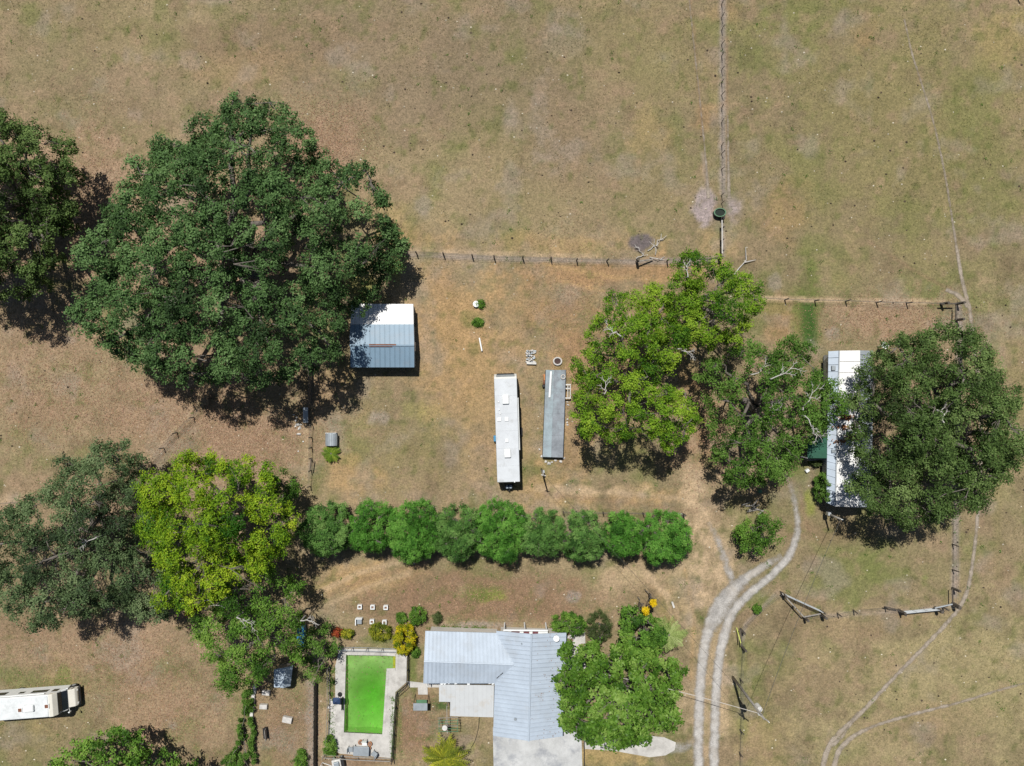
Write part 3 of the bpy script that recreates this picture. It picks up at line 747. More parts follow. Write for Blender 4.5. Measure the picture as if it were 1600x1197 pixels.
tree('oak_tree', 'ragged mid-green tree with pale bare branches, above the small tarp-roofed hut',
     [(300, 985), (310, 938), (345, 910), (385, 905), (425, 890), (458, 908), (480, 940), (470, 985), (455, 1010), (470, 1035), (440, 1045), (418, 1052), (392, 1062), (362, 1088), (345, 1082), (352, 1052), (330, 1020), (312, 1012)],
     10.5, 5.0, F['mid'], seed=17, rc=(.8, 1.5), leaf=(.24, .14), r0=.35, cover=1.5, sep=.74, under=.6, dead=[(350, 950, 8.6, 150, 2.0), (470, 970, 7.5, 0, 1.3), (370, 965, 8.6, -20, 1.6)])
tree('small_tree', 'dark green small tree in deep shade at the pool fence corner',
     [(478, 985), (505, 978), (522, 1000), (528, 1020), (515, 1040), (500, 1055), (478, 1050), (470, 1020)], 5.0, 1.8, F['deep'], seed=18, rc=(.7, 1.1), leaf=(.24, .13), r0=.14, cover=.9)
rows = [(511, 826, 41, 40, 'row_pale'), (581, 823, 37, 41, 'row'), (648, 830, 41, 49, 'row'), (715, 832, 38, 43, 'row_pale'), (783, 829, 44, 48, 'row'), (846, 831, 35, 37, 'row_pale'), (910, 837, 35, 38, 'row_pale'), (974, 834, 33, 34, 'row'), (1038, 839, 38, 42, 'row')]
order = ['first from the west', 'second from the west', 'third from the west', 'fourth from the west', 'fifth from the west', 'fourth from the east', 'third from the east', 'second from the east', 'first from the east']
tone = {'row': 'bright green', 'row_pale': 'pale green'}
for i, (cx, cy, rx, ry, mk) in enumerate(rows):
    ol = [(cx + rx * 1.07 * math.cos(t) * (1 + .05 * math.sin(3 * t + i)), cy + ry * 1.0 * math.sin(t) * (1 + .05 * math.cos(4 * t + 2 * i))) for t in np.linspace(0, 2 * math.pi, 15)[:-1]]
    ex = {0: '', 4: ', the largest', 8: ' at fence corner'}.get(i, '')
    tree('row_tree', '%s feathery tree in the long row, %s%s' % (tone[mk], order[i], ex), ol, 5.3, 1.9, F[mk], seed=30 + i, group='feathery trees planted in one long row',
         rc=(.5, .75), leaf=(.24, .075), twig=.26, per=16, dens=1.2, cover=2.3, sep=.48, r0=.16, under=.3, up=.5, flat=.85)
tree('laurel_oak_tree', 'yellow-green tree touching the wire fence corner, bare twigs on top',
     [(1052, 412), (1066, 392), (1096, 390), (1112, 404), (1140, 424), (1168, 432), (1186, 446), (1184, 482), (1168, 512), (1150, 535), (1110, 545), (1075, 540), (1050, 505), (1035, 470), (1040, 440)],
     12.0, 6.5, F['lime'], seed=51, rc=(.8, 1.5), sep=.76, under=.9, leaf=(.24, .14), twig=.36, per=16, r0=.35, cover=1.3, dead=[(1075, 432, 7.5, 95, 1.2)])
tree('laurel_oak_tree', 'yellow-green tree with forked shade, right of the long flatbed deck',
     [(942, 470), (960, 450), (1000, 456), (1024, 444), (1046, 470), (1062, 505), (1082, 538), (1062, 565), (1042, 590), (1052, 612), (1088, 636), (1092, 652), (1078, 682), (1066, 700), (1050, 715), (1036, 690), (1012, 684), (972, 690), (935, 684), (902, 682), (892, 645), (908, 606), (888, 575), (922, 545), (916, 515), (932, 500)],
     12.5, 7.0, F['lime'], seed=53, rc=(.8, 1.6), sep=.76, under=.9, leaf=(.24, .14), twig=.36, per=16, r0=.4, cover=1.3, dead=[(970, 525, 9.5, 150, 1.5), (1060, 545, 8.6, -20, 1.4), (945, 615, 8, 80, 1.3)])
tree('oak_tree', 'deep green oak with many white dead branches, left of the mobile home',
     [(1128, 560), (1142, 540), (1180, 528), (1205, 560), (1218, 528), (1245, 524), (1262, 552), (1270, 575), (1300, 592), (1314, 615), (1312, 640), (1298, 668), (1262, 684), (1240, 705), (1236, 738), (1204, 758), (1172, 764), (1140, 756), (1114, 736), (1120, 705), (1108, 660), (1108, 625), (1092, 592), (1098, 560)],
     11.0, 5.5, F['deep'], seed=57, rc=(.8, 1.6), sep=.76, under=.7, leaf=(.25, .15), r0=.45, cover=1.2, dead=[(1175, 585, 8.8, 30, 1.8), (1205, 592, 8.8, 25, 2.4), (1255, 640, 8.6, 60, 2.0), (1258, 650, 8.6, -60, 2.2), (1205, 655, 8.6, 80, 1.5)])
tree('oak_tree', 'massive dark oak overhanging the roof of the white mobile home',
     [(1345, 585), (1352, 562), (1376, 545), (1402, 524), (1440, 520), (1470, 508), (1512, 512), (1545, 525), (1556, 560), (1566, 598), (1586, 625), (1574, 655), (1600, 690), (1598, 725), (1576, 745), (1548, 762), (1532, 790), (1500, 800), (1478, 815), (1440, 822), (1418, 830), (1390, 812), (1352, 795), (1332, 765), (1350, 735), (1338, 700), (1336, 660), (1330, 632)],
     13.5, 6.0, F['oak_b'], seed=61, rc=(.9, 1.8), r0=.7, sep=.68, under=1.3, cover=1.9, trunk=(1440, 665), leaf=(.27, .15), dead=[(1475, 660, 12.3, 100, 1.2)])
tree('small_tree', 'small round green tree alone inside the bend of the gravel drive',
     [(1147, 832), (1155, 814), (1172, 809), (1200, 803), (1220, 817), (1227, 835), (1218, 848), (1196, 860), (1168, 860), (1154, 850)], 4.4, 1.4, F['mid'], seed=63, rc=(.8, 1.3), leaf=(.24, .14), r0=.2)
tree('broadleaf_tree', 'large light green broad-leaved tree leaning over the east side of the house roof',
     [(874, 1020), (892, 1008), (905, 1020), (925, 1004), (965, 1012), (995, 1028), (1020, 1040), (1050, 1036), (1075, 1050), (1064, 1076), (1048, 1095), (1064, 1118), (1040, 1138), (1012, 1140), (1000, 1168), (965, 1162), (930, 1158), (905, 1150), (874, 1138), (878, 1100), (868, 1070), (884, 1045)],
     8.6, 4.0, F['shade'], seed=67, rc=(.7, 1.2), leaf=(.40, .25), twig=.38, per=10, r0=.35, cover=1.7, sep=.72, up=.6, under=.6)
tree('broadleaf_tree', 'medium green tree with yellow blossoms beside it, above the broad-leaved house tree',
     [(968, 965), (980, 950), (1005, 958), (1035, 968), (1046, 985), (1036, 1008), (1026, 1028), (996, 1036), (976, 1022), (974, 995)], 5.8, 2.0, F['mid'], seed=68, rc=(.7, 1.2), leaf=(.34, .2), twig=.36, per=11, r0=.2, cover=1.6, up=.9)
tree('broadleaf_tree', 'green tree cut off by the bottom edge of the photo, below the motorhome',
     [(70, 1200), (100, 1172), (130, 1160), (150, 1150), (185, 1136), (212, 1148), (236, 1158), (240, 1182), (285, 1190), (305, 1215), (280, 1260), (200, 1290), (120, 1275), (75, 1240)], 9.0, 3.5, F['mid'], seed=71, rc=(.9, 1.6), leaf=(.32, .2), twig=.4, per=12, r0=.3, cover=1.3)

# ------------------------------------------------------------------ shrubs
def shrub(name, label, outline, zt, mat, seed, ze=None, rc=(.35, .6), leaf=(.17, .1), cat='shrub', **kw):
    return tree(name, label, outline, zt, ze if ze is not None else zt * .3, mat, cat=cat, seed=seed, rc=rc, leaf=leaf, twig=.22, per=14, r0=.05, cover=kw.pop('cover', 1.9), sep=.5, under=.5, fork=zt * .2, **kw)
def oval(cx, cy, rx, ry, n=12, wob=.06):
    return [(cx + rx * math.cos(t) * (1 + wob * math.sin(3 * t + cx)), cy + ry * math.sin(t) * (1 + wob * math.cos(4 * t + cy))) for t in np.linspace(0, 2 * math.pi, n + 1)[:-1]]
shrub('shrub', 'wide bright green shrub against the back of the house patio', [(860, 970), (868, 960), (895, 960), (912, 966), (916, 980), (908, 990), (880, 990), (862, 984)], 2.2, F['mid'], 80)
shrub('shrub', 'dull dark green round shrub beside the house patio', oval(936, 980, 20, 24), 2.6, F['olive'], 81, leaf=(.22, .05))
shrub('hedge', 'dense clipped oblong hedge against the mobile home wall', oval(1284, 762, 9, 23, 14, .03), 2.9, F['deep'], 82, rc=(.3, .45), cat='hedge')
shrub('shrub', 'small round green shrub right of the white blocks, near the house corner', oval(652, 962, 13, 15), 1.6, F['mid'], 83)
shrub('shrub', 'golden yellow croton bush at the pool deck corner', oval(633, 999, 18, 24), 2.0, F['gold'], 84, leaf=(.26, .11))
shrub('shrub', 'low pale yellow-green bush just below the white blocks', oval(594, 988, 18, 14), 1.1, F['palm'], 85, leaf=(.3, .07))
shrub('shrub', 'tiny round green bush between white blocks and round shrub', oval(627, 965, 7, 7), 1.0, F['mid'], 86, rc=(.25, .35))
shrub('shrub', 'reddish croton bush in shade at the pool deck upper corner', oval(528, 988, 6, 4), 1.0, F['red'], 87, rc=(.2, .3))
shrub('shrub', 'olive and yellow croton bush right of the reddish one, above the pool', oval(542, 990, 9, 6), 1.0, F['palm'], 187, rc=(.25, .35))
shrub('shrub', 'green weedy bush at the lower left corner of the pool deck', oval(516, 1165, 10, 16), 1.4, F['mid'], 88)
shrub('shrub', 'green bush at the bottom edge between the board fence and a small cart', oval(470, 1187, 9, 14), 1.3, F['mid'], 89)
shrub('shrub', 'leafy green vine thicket along the white boards, bottom left', [(380, 1085), (389, 1075), (393, 1100), (390, 1125), (397, 1145), (392, 1168), (398, 1190), (390, 1215), (358, 1222), (340, 1198), (366, 1178), (374, 1150), (372, 1130), (382, 1110)], 1.9, F['deep'], 90, rc=(.22, .6), leaf=(.2, .11), cover=.45)
shrub('shrub', 'small flowering shrub at the mobile home porch step', oval(1275, 722, 8, 6), 1.0, F['olive'], 91, rc=(.25, .35))
shrub('shrub', 'small grey-green weed clump left of the fenced pasture gate, by the drive', oval(1183, 952, 6, 5), .7, F['mid'], 92, rc=(.2, .3))
shrub('shrub', 'sprig of leaves with red flowers at the foot of the yellow-green tree', oval(298, 955, 5, 5), 1.9, F['red'], 93, rc=(.25, .35))
shrub('shrub', 'cluster of bright yellow blossoms above the medium green tree', oval(1009, 954, 2.6, 2), 5.2, F['flower'], 94, rc=(.14, .2), ze=4.6)
shrub('shrub', 'small topmost cluster of bright yellow blossoms by the house trees', oval(1021, 942, 1.8, 1.8), 5.2, F['flower'], 95, rc=(.12, .18), ze=4.6)
shrub('shrub', 'small green weed patch next to the white round lid', oval(751, 475, 5, 5), .4, F['mid'], 96, rc=(.18, .28))
shrub('shrub', 'small green weed patch a little below the white round lid', oval(747, 504, 7, 5), .4, F['mid'], 97, rc=(.18, .28))
shrub('shrub', 'small dark shrub beside the back wall of the house wing', oval(683, 966, 6, 7), 1.0, F['olive'], 98, rc=(.22, .32))
shrub('shrub', 'small bush below the round shrub by the golden croton', oval(650, 1020, 5, 7), .9, F['mid'], 99, rc=(.22, .32))

def palm(name, label, px, py, r, h, mat, seed, nf=18, leafl=.5, rise=.5, cat='palm', droop=.5, wid=.06):
    rnd = np.random.default_rng(seed)
    base = P(px, py)
    root = empty(name, (base.x, base.y, 0), label, cat)
    b_ = np.array(base)
    MB().tube([b_ - [0, 0, .1], b_ + [0, 0, h * .5], b_ + [0, 0, h]], [.17, .14, .12], 8).build('trunk', M['bark'], root, smooth=True)
    for i in range(nf):
        a = 2 * math.pi * (i * 0.381966) + rnd.normal() * .12
        el = rise * rnd.uniform(.5, 1.5); L = r * rnd.uniform(.8, 1.1)
        d = np.array([math.cos(a), math.sin(a), 0]); s = np.array([-d[1], d[0], 0])
        Q = []; pts = []
        for k in range(11):
            t = k / 10
            pts.append(b_ + [0, 0, h - .03] + d * L * t + np.array([0, 0, 1.0]) * (el * L * t - droop * L * t * t))
        for k in range(1, 11):
            for sd in (-1, 1):
                ll = leafl * (math.sin(math.pi * min(1, .15 + .85 * k / 10.5)) * .9 + .12)
                p = pts[k]; e = p + (s * sd * .8 + d * .6) * ll - np.array([0, 0, .25 * ll])
                m_ = (p + e) / 2
                Q.append([p, m_ + d * wid, e, m_ - d * wid])
            Q.append([pts[k - 1] + s * .02, pts[k] + s * .02, pts[k] - s * .02, pts[k - 1] - s * .02])
        Q = np.array(Q); org = (base.x, base.y, h)
        Q[:, :, 2] = np.maximum(Q[:, :, 2], .03)
        o = bpy.data.objects.new('frond', big_mesh('frond', Q, 4, mat, tint=.5 + rnd.normal() * .2 + rnd.normal(size=len(Q)) * .1, origin=org)); o.location = org
        place(o, root)
    return root
palm('sago_palm', 'round dark green sago palm just below the small well house', 519, 708, 1.05, .55, F['sago'], 3, 30, .24, .3, droop=.4, wid=.045)
palm('palm_tree', 'yellow-green spiky palm at the bottom edge, left of the house driveway', 697, 1174, 2.5, 1.5, F['palm'], 4, 34, .6, .75, droop=.6, wid=.09)
palm('palm_tree', 'pale silvery palm behind the yellow blossoms by the house', 1030, 968, 1.9, 5.0, F['silver'], 5, 24, .5, .3, droop=.5, wid=.07)

# ------------------------------------------------------------------ buildings
def lerp(a, b_, t): return Vector(a) * (1 - t) + Vector(b_) * t

def roof_slope(parent, name, lowA, lowB, upA, upB, n, mat, over=0.0, rib=.05):
    """a metal slope: a thin deck as the part, one panel object with its raised seam for each sheet"""
    lowA, lowB, upA, upB = map(Vector, (lowA, lowB, upA, upB))
    deck = MB().plate([lowA - Vector((0, 0, .05)), lowB - Vector((0, 0, .05)), upB - Vector((0, 0, .05)), upA - Vector((0, 0, .05))], .06).build(name, mat, parent)
    for i in range(n):
        t0 = i / n + .0015; t1 = (i + 1) / n - .0015
        a, b_, c, d = lerp(lowA, lowB, t0), lerp(lowA, lowB, t1), lerp(upA, upB, t1), lerp(upA, upB, t0)
        dz = Vector((0, 0, random.uniform(-.004, .004)))
        mb = MB().plate([a + dz, b_ + dz, c + dz, d + dz], .035)
        k = (b_ - a).normalized() * .05
        mb.beam(a + k + Vector((0, 0, .02)), d + k + Vector((0, 0, .02)), rib, .055)
        mb.build('roof_panel', mat, deck)
    return deck

def wall_ring(parent, corners, z0, z1, mat, name='wall', gable=None):
    """four-sided wall box; gable=(ridgeA, ridgeB) adds the triangles under the ridge (A over edge 0-3, B over edge 1-2)"""
    q = [Vector((p[0], p[1], 0)) for p in corners]
    mb = MB().hexa([p + Vector((0, 0, z0)) for p in q], [p + Vector((0, 0, z1)) for p in q])
    if gable:
        A, B = Vector(gable[0]), Vector(gable[1])
        t = [p + Vector((0, 0, z1 + .002)) for p in q]
        mb.add([t[0], t[1], t[2], t[3], A, B], [(0, 1, 5, 4), (2, 3, 4, 5), (3, 0, 4), (1, 2, 5), (3, 2, 1, 0)])
    return mb.build(name, mat, parent)

def window(wall, a, b_, z0, z1, out, mat_frame='white', name='window'):
    """a window on a wall: frame with a recessed pane"""
    a = Vector((a[0], a[1], 0)); b_ = Vector((b_[0], b_[1], 0)); o = Vector((out[0], out[1], 0)).normalized()
    f = MB(); u = (b_ - a).normalized()
    Z = lambda p, z, d: p + Vector((0, 0, z)) + o * d
    f.beam(Z(a, z0, .03), Z(b_, z0, .03), .07, .07); f.beam(Z(a, z1, .03), Z(b_, z1, .03), .07, .07)
    f.beam(Z(a, z0 + .036, .03), Z(a, z1 - .036, .03), .07, .07); f.beam(Z(b_, z0 + .036, .03), Z(b_, z1 - .036, .03), .07, .07)
    w = f.build(name, M[mat_frame], wall)
    MB().add([Z(a + u * .03, z0, .015), Z(b_ - u * .03, z0, .015), Z(b_ - u * .03, z1, .015), Z(a + u * .03, z1, .015)], [(0, 1, 2, 3)]).build('pane', M['glass'], w)
    return w

def inset(pts, k):
    c = sum((Vector((p[0], p[1], 0)) for p in pts), Vector()) / len(pts)
    out = []
    for p in pts:
        d = Vector((p[0], p[1], 0)) - c
        out.append(c + Vector((d.x - math.copysign(k, d.x), d.y - math.copysign(k, d.y), 0)))
    return out

# --- farmhouse
ZE, ZR, ZW = 2.6, 3.85, 3.27
nw, ne, se, sw = P(775.5, 986, ZE), P(885, 989, ZE), P(879, 1151, ZE), P(770.5, 1150, ZE)
rn, rs = P(830.5, 991, ZR), P(826, 1158, ZR)
house = empty('farmhouse', ((nw.x + se.x) / 2, (nw.y + se.y) / 2, 0), 'farmhouse with pale blue-grey ribbed metal roof in a T shape beside the green pool', 'house')
wc = inset([sw, se, ne, nw], .45)
mainwall = wall_ring(house, [wc[0], wc[3], wc[2], wc[1]], -.05, ZE - .12, M['stucco'], gable=None)
# gable triangles of the main block (ridge runs north-south)
for y_pt, nm in (((wc[2], wc[3]), 'gable'), ((wc[0], wc[1]), 'gable')):
    a, b_ = Vector(y_pt[0]), Vector(y_pt[1]); mdl = (a + b_) / 2
    s = Vector((0, -.12 if mdl.y > -30 else .12, 0))
    MB().add([a + Vector((0, 0, ZE - .118)), b_ + Vector((0, 0, ZE - .118)), mdl + Vector((0, 0, ZR - .3)), a + s + Vector((0, 0, ZE - .118)), b_ + s + Vector((0, 0, ZE - .118)), mdl + s + Vector((0, 0, ZR - .3))],
             [(0, 1, 2), (5, 4, 3), (0, 3, 4, 1), (1, 4, 5, 2), (2, 5, 3, 0)]).build(nm, M['stucco'], house)
roof_slope(house, 'roof', sw, nw, rs, rn, 25, M['house_roof'])
roof_slope(house, 'roof', se, ne, rs, rn, 25, M['house_roof'])
MB().tube([rn + Vector((0, 0, .03)), rs + Vector((0, 0, .03))], .09, 8).build('ridge_cap', M['house_roof'], house)
wnw, wsw = P(664.5, 986, ZE), P(661.3, 1068, ZE)
wrw, wre = P(662.5, 1033.5, ZW), P(805, 1038.5, ZW)
wne, wse = P(801, 990, ZE), P(805, 1068, ZE)
ww = inset([wsw, P(782, 1068, ZE), P(782, 990, ZE), wnw], .4)
wingwall = wall_ring(house, ww, -.05, ZE - .12, M['stucco'], name='wing_wall', gable=(P(668, 1033.5, ZW - .15), P(780, 1037, ZW - .15)))
roof_slope(house, 'roof', wnw, wne, wrw, wre, 23, M['house_roof'])
roof_slope(house, 'roof', wsw, wse, wrw, wre, 23, M['house_roof'])
MB().tube([wrw + Vector((0, 0, .03)), wre + Vector((-.2, 0, .03))], .08, 8).build('ridge_cap', M['house_roof'], house)
for x0, x1 in ((680, 692), (715, 730), (745, 756)):
    window(wingwall, P(x0, 993), P(x1, 993), 1.0, 2.1, (0, 1)).location.y = ww[2].y - wpos(wingwall).y + .02
for y0, y1 in ((1005, 1018), (1045, 1060)):
    w = window(wingwall, (ww[0].x, P(0, y0).y), (ww[0].x, P(0, y1).y), 1.0, 2.1, (-1, 0))
for y0, y1 in ((1020, 1036), (1080, 1100), (1120, 1136)):
    window(mainwall, (wc[1].x, P(0, y0).y), (wc[1].x, P(0, y1).y), .9, 2.1, (1, 0))
MB().box((wc[0].x + 2.2, wc[0].y - .02, 1.05), (2.6, .06, 2.1)).build('garage_door', M['white'], house)
# back porch under the north gable: white beams over maroon boards
porch = MB()
p0, p1 = P(786.5, 984.5, 2.5), P(856, 985, 2.5)
porch.beam(p0, p1, .16, .18)
porch.build('porch_beam', M['white'], house)
MB().prism([P(788, 985, 2.3)[:2], P(855, 986, 2.3)[:2], P(855, 996, 2.3)[:2], P(788, 995, 2.3)[:2]], 2.15, 2.25).build('porch_ceiling', M['maroon'], house)
for x0, x1 in ((788, 799), (812, 818), (827, 832), (841, 856)):
    MB().prism([P(x0, 987, 2.4)[:2], P(x1, 987, 2.4)[:2], P(x1, 990.5, 2.4)[:2], P(x0, 990.5, 2.4)[:2]], 2.27, 2.38).build('porch_board', M['white'], house)
for x in (788, 820, 854):
    p = P(x, 985, 2.4); MB().box((p.x, p.y, 1.19), (.14, .14, 2.42)).build('porch_post', M['white'], house)
# flat patio roof in the corner of the T
pat = [P(686, 1070, 2.42), P(772, 1071, 2.42), P(771, 1121, 2.42), P(703, 1119, 2.42), P(703.5, 1097, 2.42), P(686, 1096.5, 2.42)]
MB().prism([p[:2] for p in pat], 2.30, 2.40).build('patio_roof', M['patio_roof'], house)
for i in range(12):
    x = 690 + i * 7
    yb = 1096 if x < 703 else 1119.5
    MB().beam(P(x, 1071, 2.415), P(x + .1, yb, 2.415), .05, .03).build('patio_roof_seam', M['patio_roof'], house)
for x, y in ((689, 1094), (706, 1117), (735, 1118), (766, 1118)):
    p = P(x, y, 2.2); MB().box((p.x, p.y, 1.14), (.1, .1, 2.32)).build('patio_post', M['white'], house)
for x, y in ((690, 1067.5), (695, 1067), (701, 1066), (712, 1066.5), (732, 1067.5), (765, 1066), (770, 1067)):
    p = P(x, y, 2.5); MB().box((p.x, p.y, 2.5), (.28, .3, .18), random.random()).build('gutter_bracket', M['white'], house)
p = P(805, 1122, 3.35); MB().cyl(p, .09, 3.2, 3.65, 10).cyl(p, .15, 3.6, 3.68, 10).build('vent_pipe', M['grey_metal'], house)
p = P(815, 1005, 3.5); MB().cyl(p, .06, 3.4, 3.75, 8).build('vent_pipe', M['grey_metal'], house)
# gaps in the flashing along the south valley
for i in range(5):
    a = lerp(P(777, 1059, 2.78), P(787, 1050, 3.0), i / 5)
    MB().box((a.x, a.y, a.z + .03), (.16, .09, .03), .7).build('valley_flashing', M['dark'], house)
p = P(869, 997, 3.05)
dish = empty('satellite_dish', (p.x, p.y, 2.8), 'small white satellite dish on the north-east corner of the house roof', 'dish')
def dish_mesh(root, c, r, tilt):
    mb = MB(); base = []
    R = Matrix.Rotation(tilt, 3, 'X')
    for k in range(16):
        for j, q in enumerate((.35, .7, 1.0)):
            t = 2 * math.pi * k / 16
            base.append(Vector(c) + R @ Vector((math.cos(t) * r * q, math.sin(t) * r * q, .18 * r * q * q * 2)))
    base.append(Vector(c)); nC = len(base) - 1
    fs = []
    for k in range(16):
        k2 = (k + 1) % 16
        fs += [(nC, k * 3, k2 * 3), (k * 3, k * 3 + 1, k2 * 3 + 1, k2 * 3), (k * 3 + 1, k * 3 + 2, k2 * 3 + 2, k2 * 3 + 1)]
    mb.add(base, [tuple(reversed(f)) for f in fs] if False else fs)
    o = mb.build('reflector', M['white'], root, smooth=True)
    sm = o.modifiers.new('thick', 'SOLIDIFY'); sm.thickness = .02
    MB().tube([c, Vector(c) + R @ Vector((0, 0, r * .9))], .02, 6).build('feed_arm', M['dark'], root)
MB().tube([(p.x, p.y, 2.75), (p.x + .05, p.y, 3.3)], .03, 8).build('mast', M['dark'], dish)
dish_mesh(dish, (p.x, p.y, 3.3), .32, -.5)

rr = np.random.default_rng(15)
V = []
for _ in range(110):        # leaves blown onto the east slope under the tree
    t = rr.random(); s_ = rr.beta(2, 1); a = lerp(rn, rs, t); b_ = lerp(ne, se, t); p = lerp(a, b_, s_)
    V.append((p.x, p.y, p.z + .03))
V = np.array(V)
o = bpy.data.objects.new('roof_leaves', big_mesh('roof_leaves', leaves(V, np.zeros_like(V), (.13, .08), rr, 1.0, 0, .15), 4, M['brown_stain'], origin=(rn.x, rn.y, ZE))); o.location = (rn.x, rn.y, ZE); o['kind'] = 'stuff'; place(o, house)
# --- patio, drive slab and other concrete lying on the ground (structure)
def slab(name, poly, z, mat, cracks=0):
    o = MB().prism([P(a, b_)[:2] for a, b_ in poly], -.06, z).build(name, mat)
    tag(o, kind='structure'); return o
slab('driveway_slab', [(770, 1136), (908, 1136), (911, 1235), (772, 1235)], .05, M['slab'])
slab('driveway_apron', [(913, 1152), (960, 1150), (1010, 1149), (1038, 1152), (1056, 1160), (1054, 1172), (1040, 1180), (1015, 1183), (960, 1173), (914, 1170)], .04, M['concrete'])
slab('back_patio', [(868, 989), (914, 988), (916, 1048), (890, 1048), (868, 1030)], .05, M['concrete'])
for cx, cy, rx, ry in ((890, 1001, 6, 4), (910, 1008, 4, 3), (888, 991, 3, 2)):
    o = MB().prism([P(a, b_)[:2] for a, b_ in oval(cx, cy, rx, ry, 12, .15)], .045, .056).build('bare_patch', M['brown_stain']); tag(o, kind='structure')
slab('garden_walk', [(636, 1064), (662, 1067), (700, 1069), (700, 1074), (662, 1074), (640, 1074)], .03, M['concrete'])
slab('stepping_slab', [(653, 1073.5), (668, 1074), (668.5, 1085), (653.5, 1085)], .05, M['concrete'])
o = slab('low_wall', [(912, 1151), (913, 1151), (913.4, 1235), (912.2, 1235)], .35, M['dark']); del o['kind']; tag(o, 'thin dark low wall along the right edge of the house driveway slab', 'wall')
o = slab('low_wall', [(914, 1012), (915.5, 1012), (917, 1048), (915, 1048)], .3, M['dark']); del o['kind']; tag(o, 'short dark low wall at the right edge of the back patio', 'wall')

# --- pool
from mathutils.geometry import tessellate_polygon
deck_z = .06
ring = [[Vector((p[0], p[1], 0)) for p in deck_w], [Vector((p[0], p[1], 0)) for p in pool_w]]
tris = tessellate_polygon(ring)
flat = [p for r in ring for p in r]
nO, nI = len(ring[0]), len(ring[1])
vs = [(p.x, p.y, deck_z) for p in flat] + [(p.x, p.y, -.2) for p in flat]
fs = []
for t in tris:
    a, b_, c = (flat[i] for i in t)
    fs.append(t if (b_ - a).cross(c - a).z > 0 else tuple(reversed(t)))
off = len(flat)
for i in range(nO): j = (i + 1) % nO; fs.append((i, j, j + off, i + off))
for i in range(nI): j = (i + 1) % nI; fs.append((nO + j, nO + i, nO + i + off, nO + j + off))
pool = empty('swimming_pool', (P(575, 1090).x, P(575, 1090).y, 0), 'swimming pool full of bright green algae water in a pale concrete deck', 'pool')
MB().add(vs, fs).build('pool_deck', M['concrete'], pool)
# basin: sides and a floor that dips towards the lower middle
def basin_depth(x, y):
    c = P(578, 1095); d = math.hypot((x - c.x) / 2.6, (y - c.y) / 4.2)
    t = (P(0, 1023).y - y) / 8.8
    return -(.5 + .8 * t + 1.7 * max(0, 1 - d))
wall_mb = MB(); n = len(pool_w)
top_z, bot = .058, -3.4
wall_mb.add([(p[0], p[1], .055) for p in pool_w] + [(p[0], p[1], bot) for p in pool_w], [(i, i + n, (i + 1) % n + n, (i + 1) % n) for i in range(n)])
wall_mb.build('basin_wall', M['algae_wall'], pool)
xs = np.linspace(min(p[0] for p in pool_w), max(p[0] for p in pool_w), 26); ys = np.linspace(min(p[1] for p in pool_w), max(p[1] for p in pool_w), 40)
fv = [(x, y, basin_depth(x, y)) for y in ys for x in xs]; ff = [(j * 26 + i, j * 26 + i + 1, (j + 1) * 26 + i + 1, (j + 1) * 26 + i) for j in range(39) for i in range(25)]
MB().add(fv, ff).build('basin_floor', M['algae'], pool, smooth=True)
for i, (x0, x1, z) in enumerate(((604, 609, -.75), (609, 613.5, -.5), (613.5, 618.5, -.25))):
    MB().prism([P(x0, 1024.3)[:2], P(x1, 1024.7)[:2], P(x1, 1047.4)[:2], P(x0, 1047.6)[:2]], -3.0, z).build('step', M['algae_step' if i == 2 else 'algae'], pool)
for i in range(n):      # coping stones round the rim
    a = Vector((*pool_w[i], 0)); b_ = Vector((*pool_w[(i + 1) % n], 0)); L = (b_ - a).length; k = max(1, int(L / .6))
    o_ = Vector(((b_ - a).y, -(b_ - a).x, 0)).normalized()
    cen = Vector((P(575, 1090).x, P(575, 1090).y, 0))
    if o_.dot((a + b_) / 2 - cen) < 0: o_ = -o_
    for j in range(k):
        s0 = lerp(a, b_, (j + .02) / k) + o_ * .14; s1 = lerp(a, b_, (j + .98) / k) + o_ * .14
        MB().beam(s0 + Vector((0, 0, .075)), s1 + Vector((0, 0, .075)), .28, .035).build('coping_stone', M['concrete'], pool)
wm, nt, b_ = new_mat('algae_water')
gl = N(nt, 'ShaderNodeBsdfGlossy'); gl.inputs['Roughness'].default_value = .06
tr = N(nt, 'ShaderNodeBsdfTransparent'); tr.inputs[0].default_value = (0.90, 0.97, 0.80, 1)
fr = N(nt, 'ShaderNodeFresnel'); fr.inputs[0].default_value = 1.33
wv = noise(nt, 2.5, 3, .5, world_co(nt)); bp = N(nt, 'ShaderNodeBump'); bp.inputs['Strength'].default_value = .08; bp.inputs['Distance'].default_value = .05
nt.links.new(wv.outputs[0], bp.inputs['Height']); nt.links.new(bp.outputs[0], gl.inputs['Normal'])
mx = N(nt, 'ShaderNodeMixShader'); nt.links.new(fr.outputs[0], mx.inputs[0]); nt.links.new(tr.outputs[0], mx.inputs[1]); nt.links.new(gl.outputs[0], mx.inputs[2])
df = N(nt, 'ShaderNodeBsdfDiffuse'); df.inputs[0].default_value = (0.20, 0.42, 0.06, 1)     # algae hanging in the water
mx2 = N(nt, 'ShaderNodeMixShader'); mx2.inputs[0].default_value = .16
nt.links.new(mx.outputs[0], mx2.inputs[1]); nt.links.new(df.outputs[0], mx2.inputs[2])
nt.links.new(mx2.outputs[0], nt.nodes['Material Output'].inputs[0])
va = N(nt, 'ShaderNodeVolumeAbsorption'); va.inputs[0].default_value = (0.30, 0.86, 0.05, 1); va.inputs[1].default_value = .45
nt.links.new(va.outputs[0], nt.nodes['Material Output'].inputs[1])
pc = sum((Vector((*p, 0)) for p in pool_w), Vector()) / n
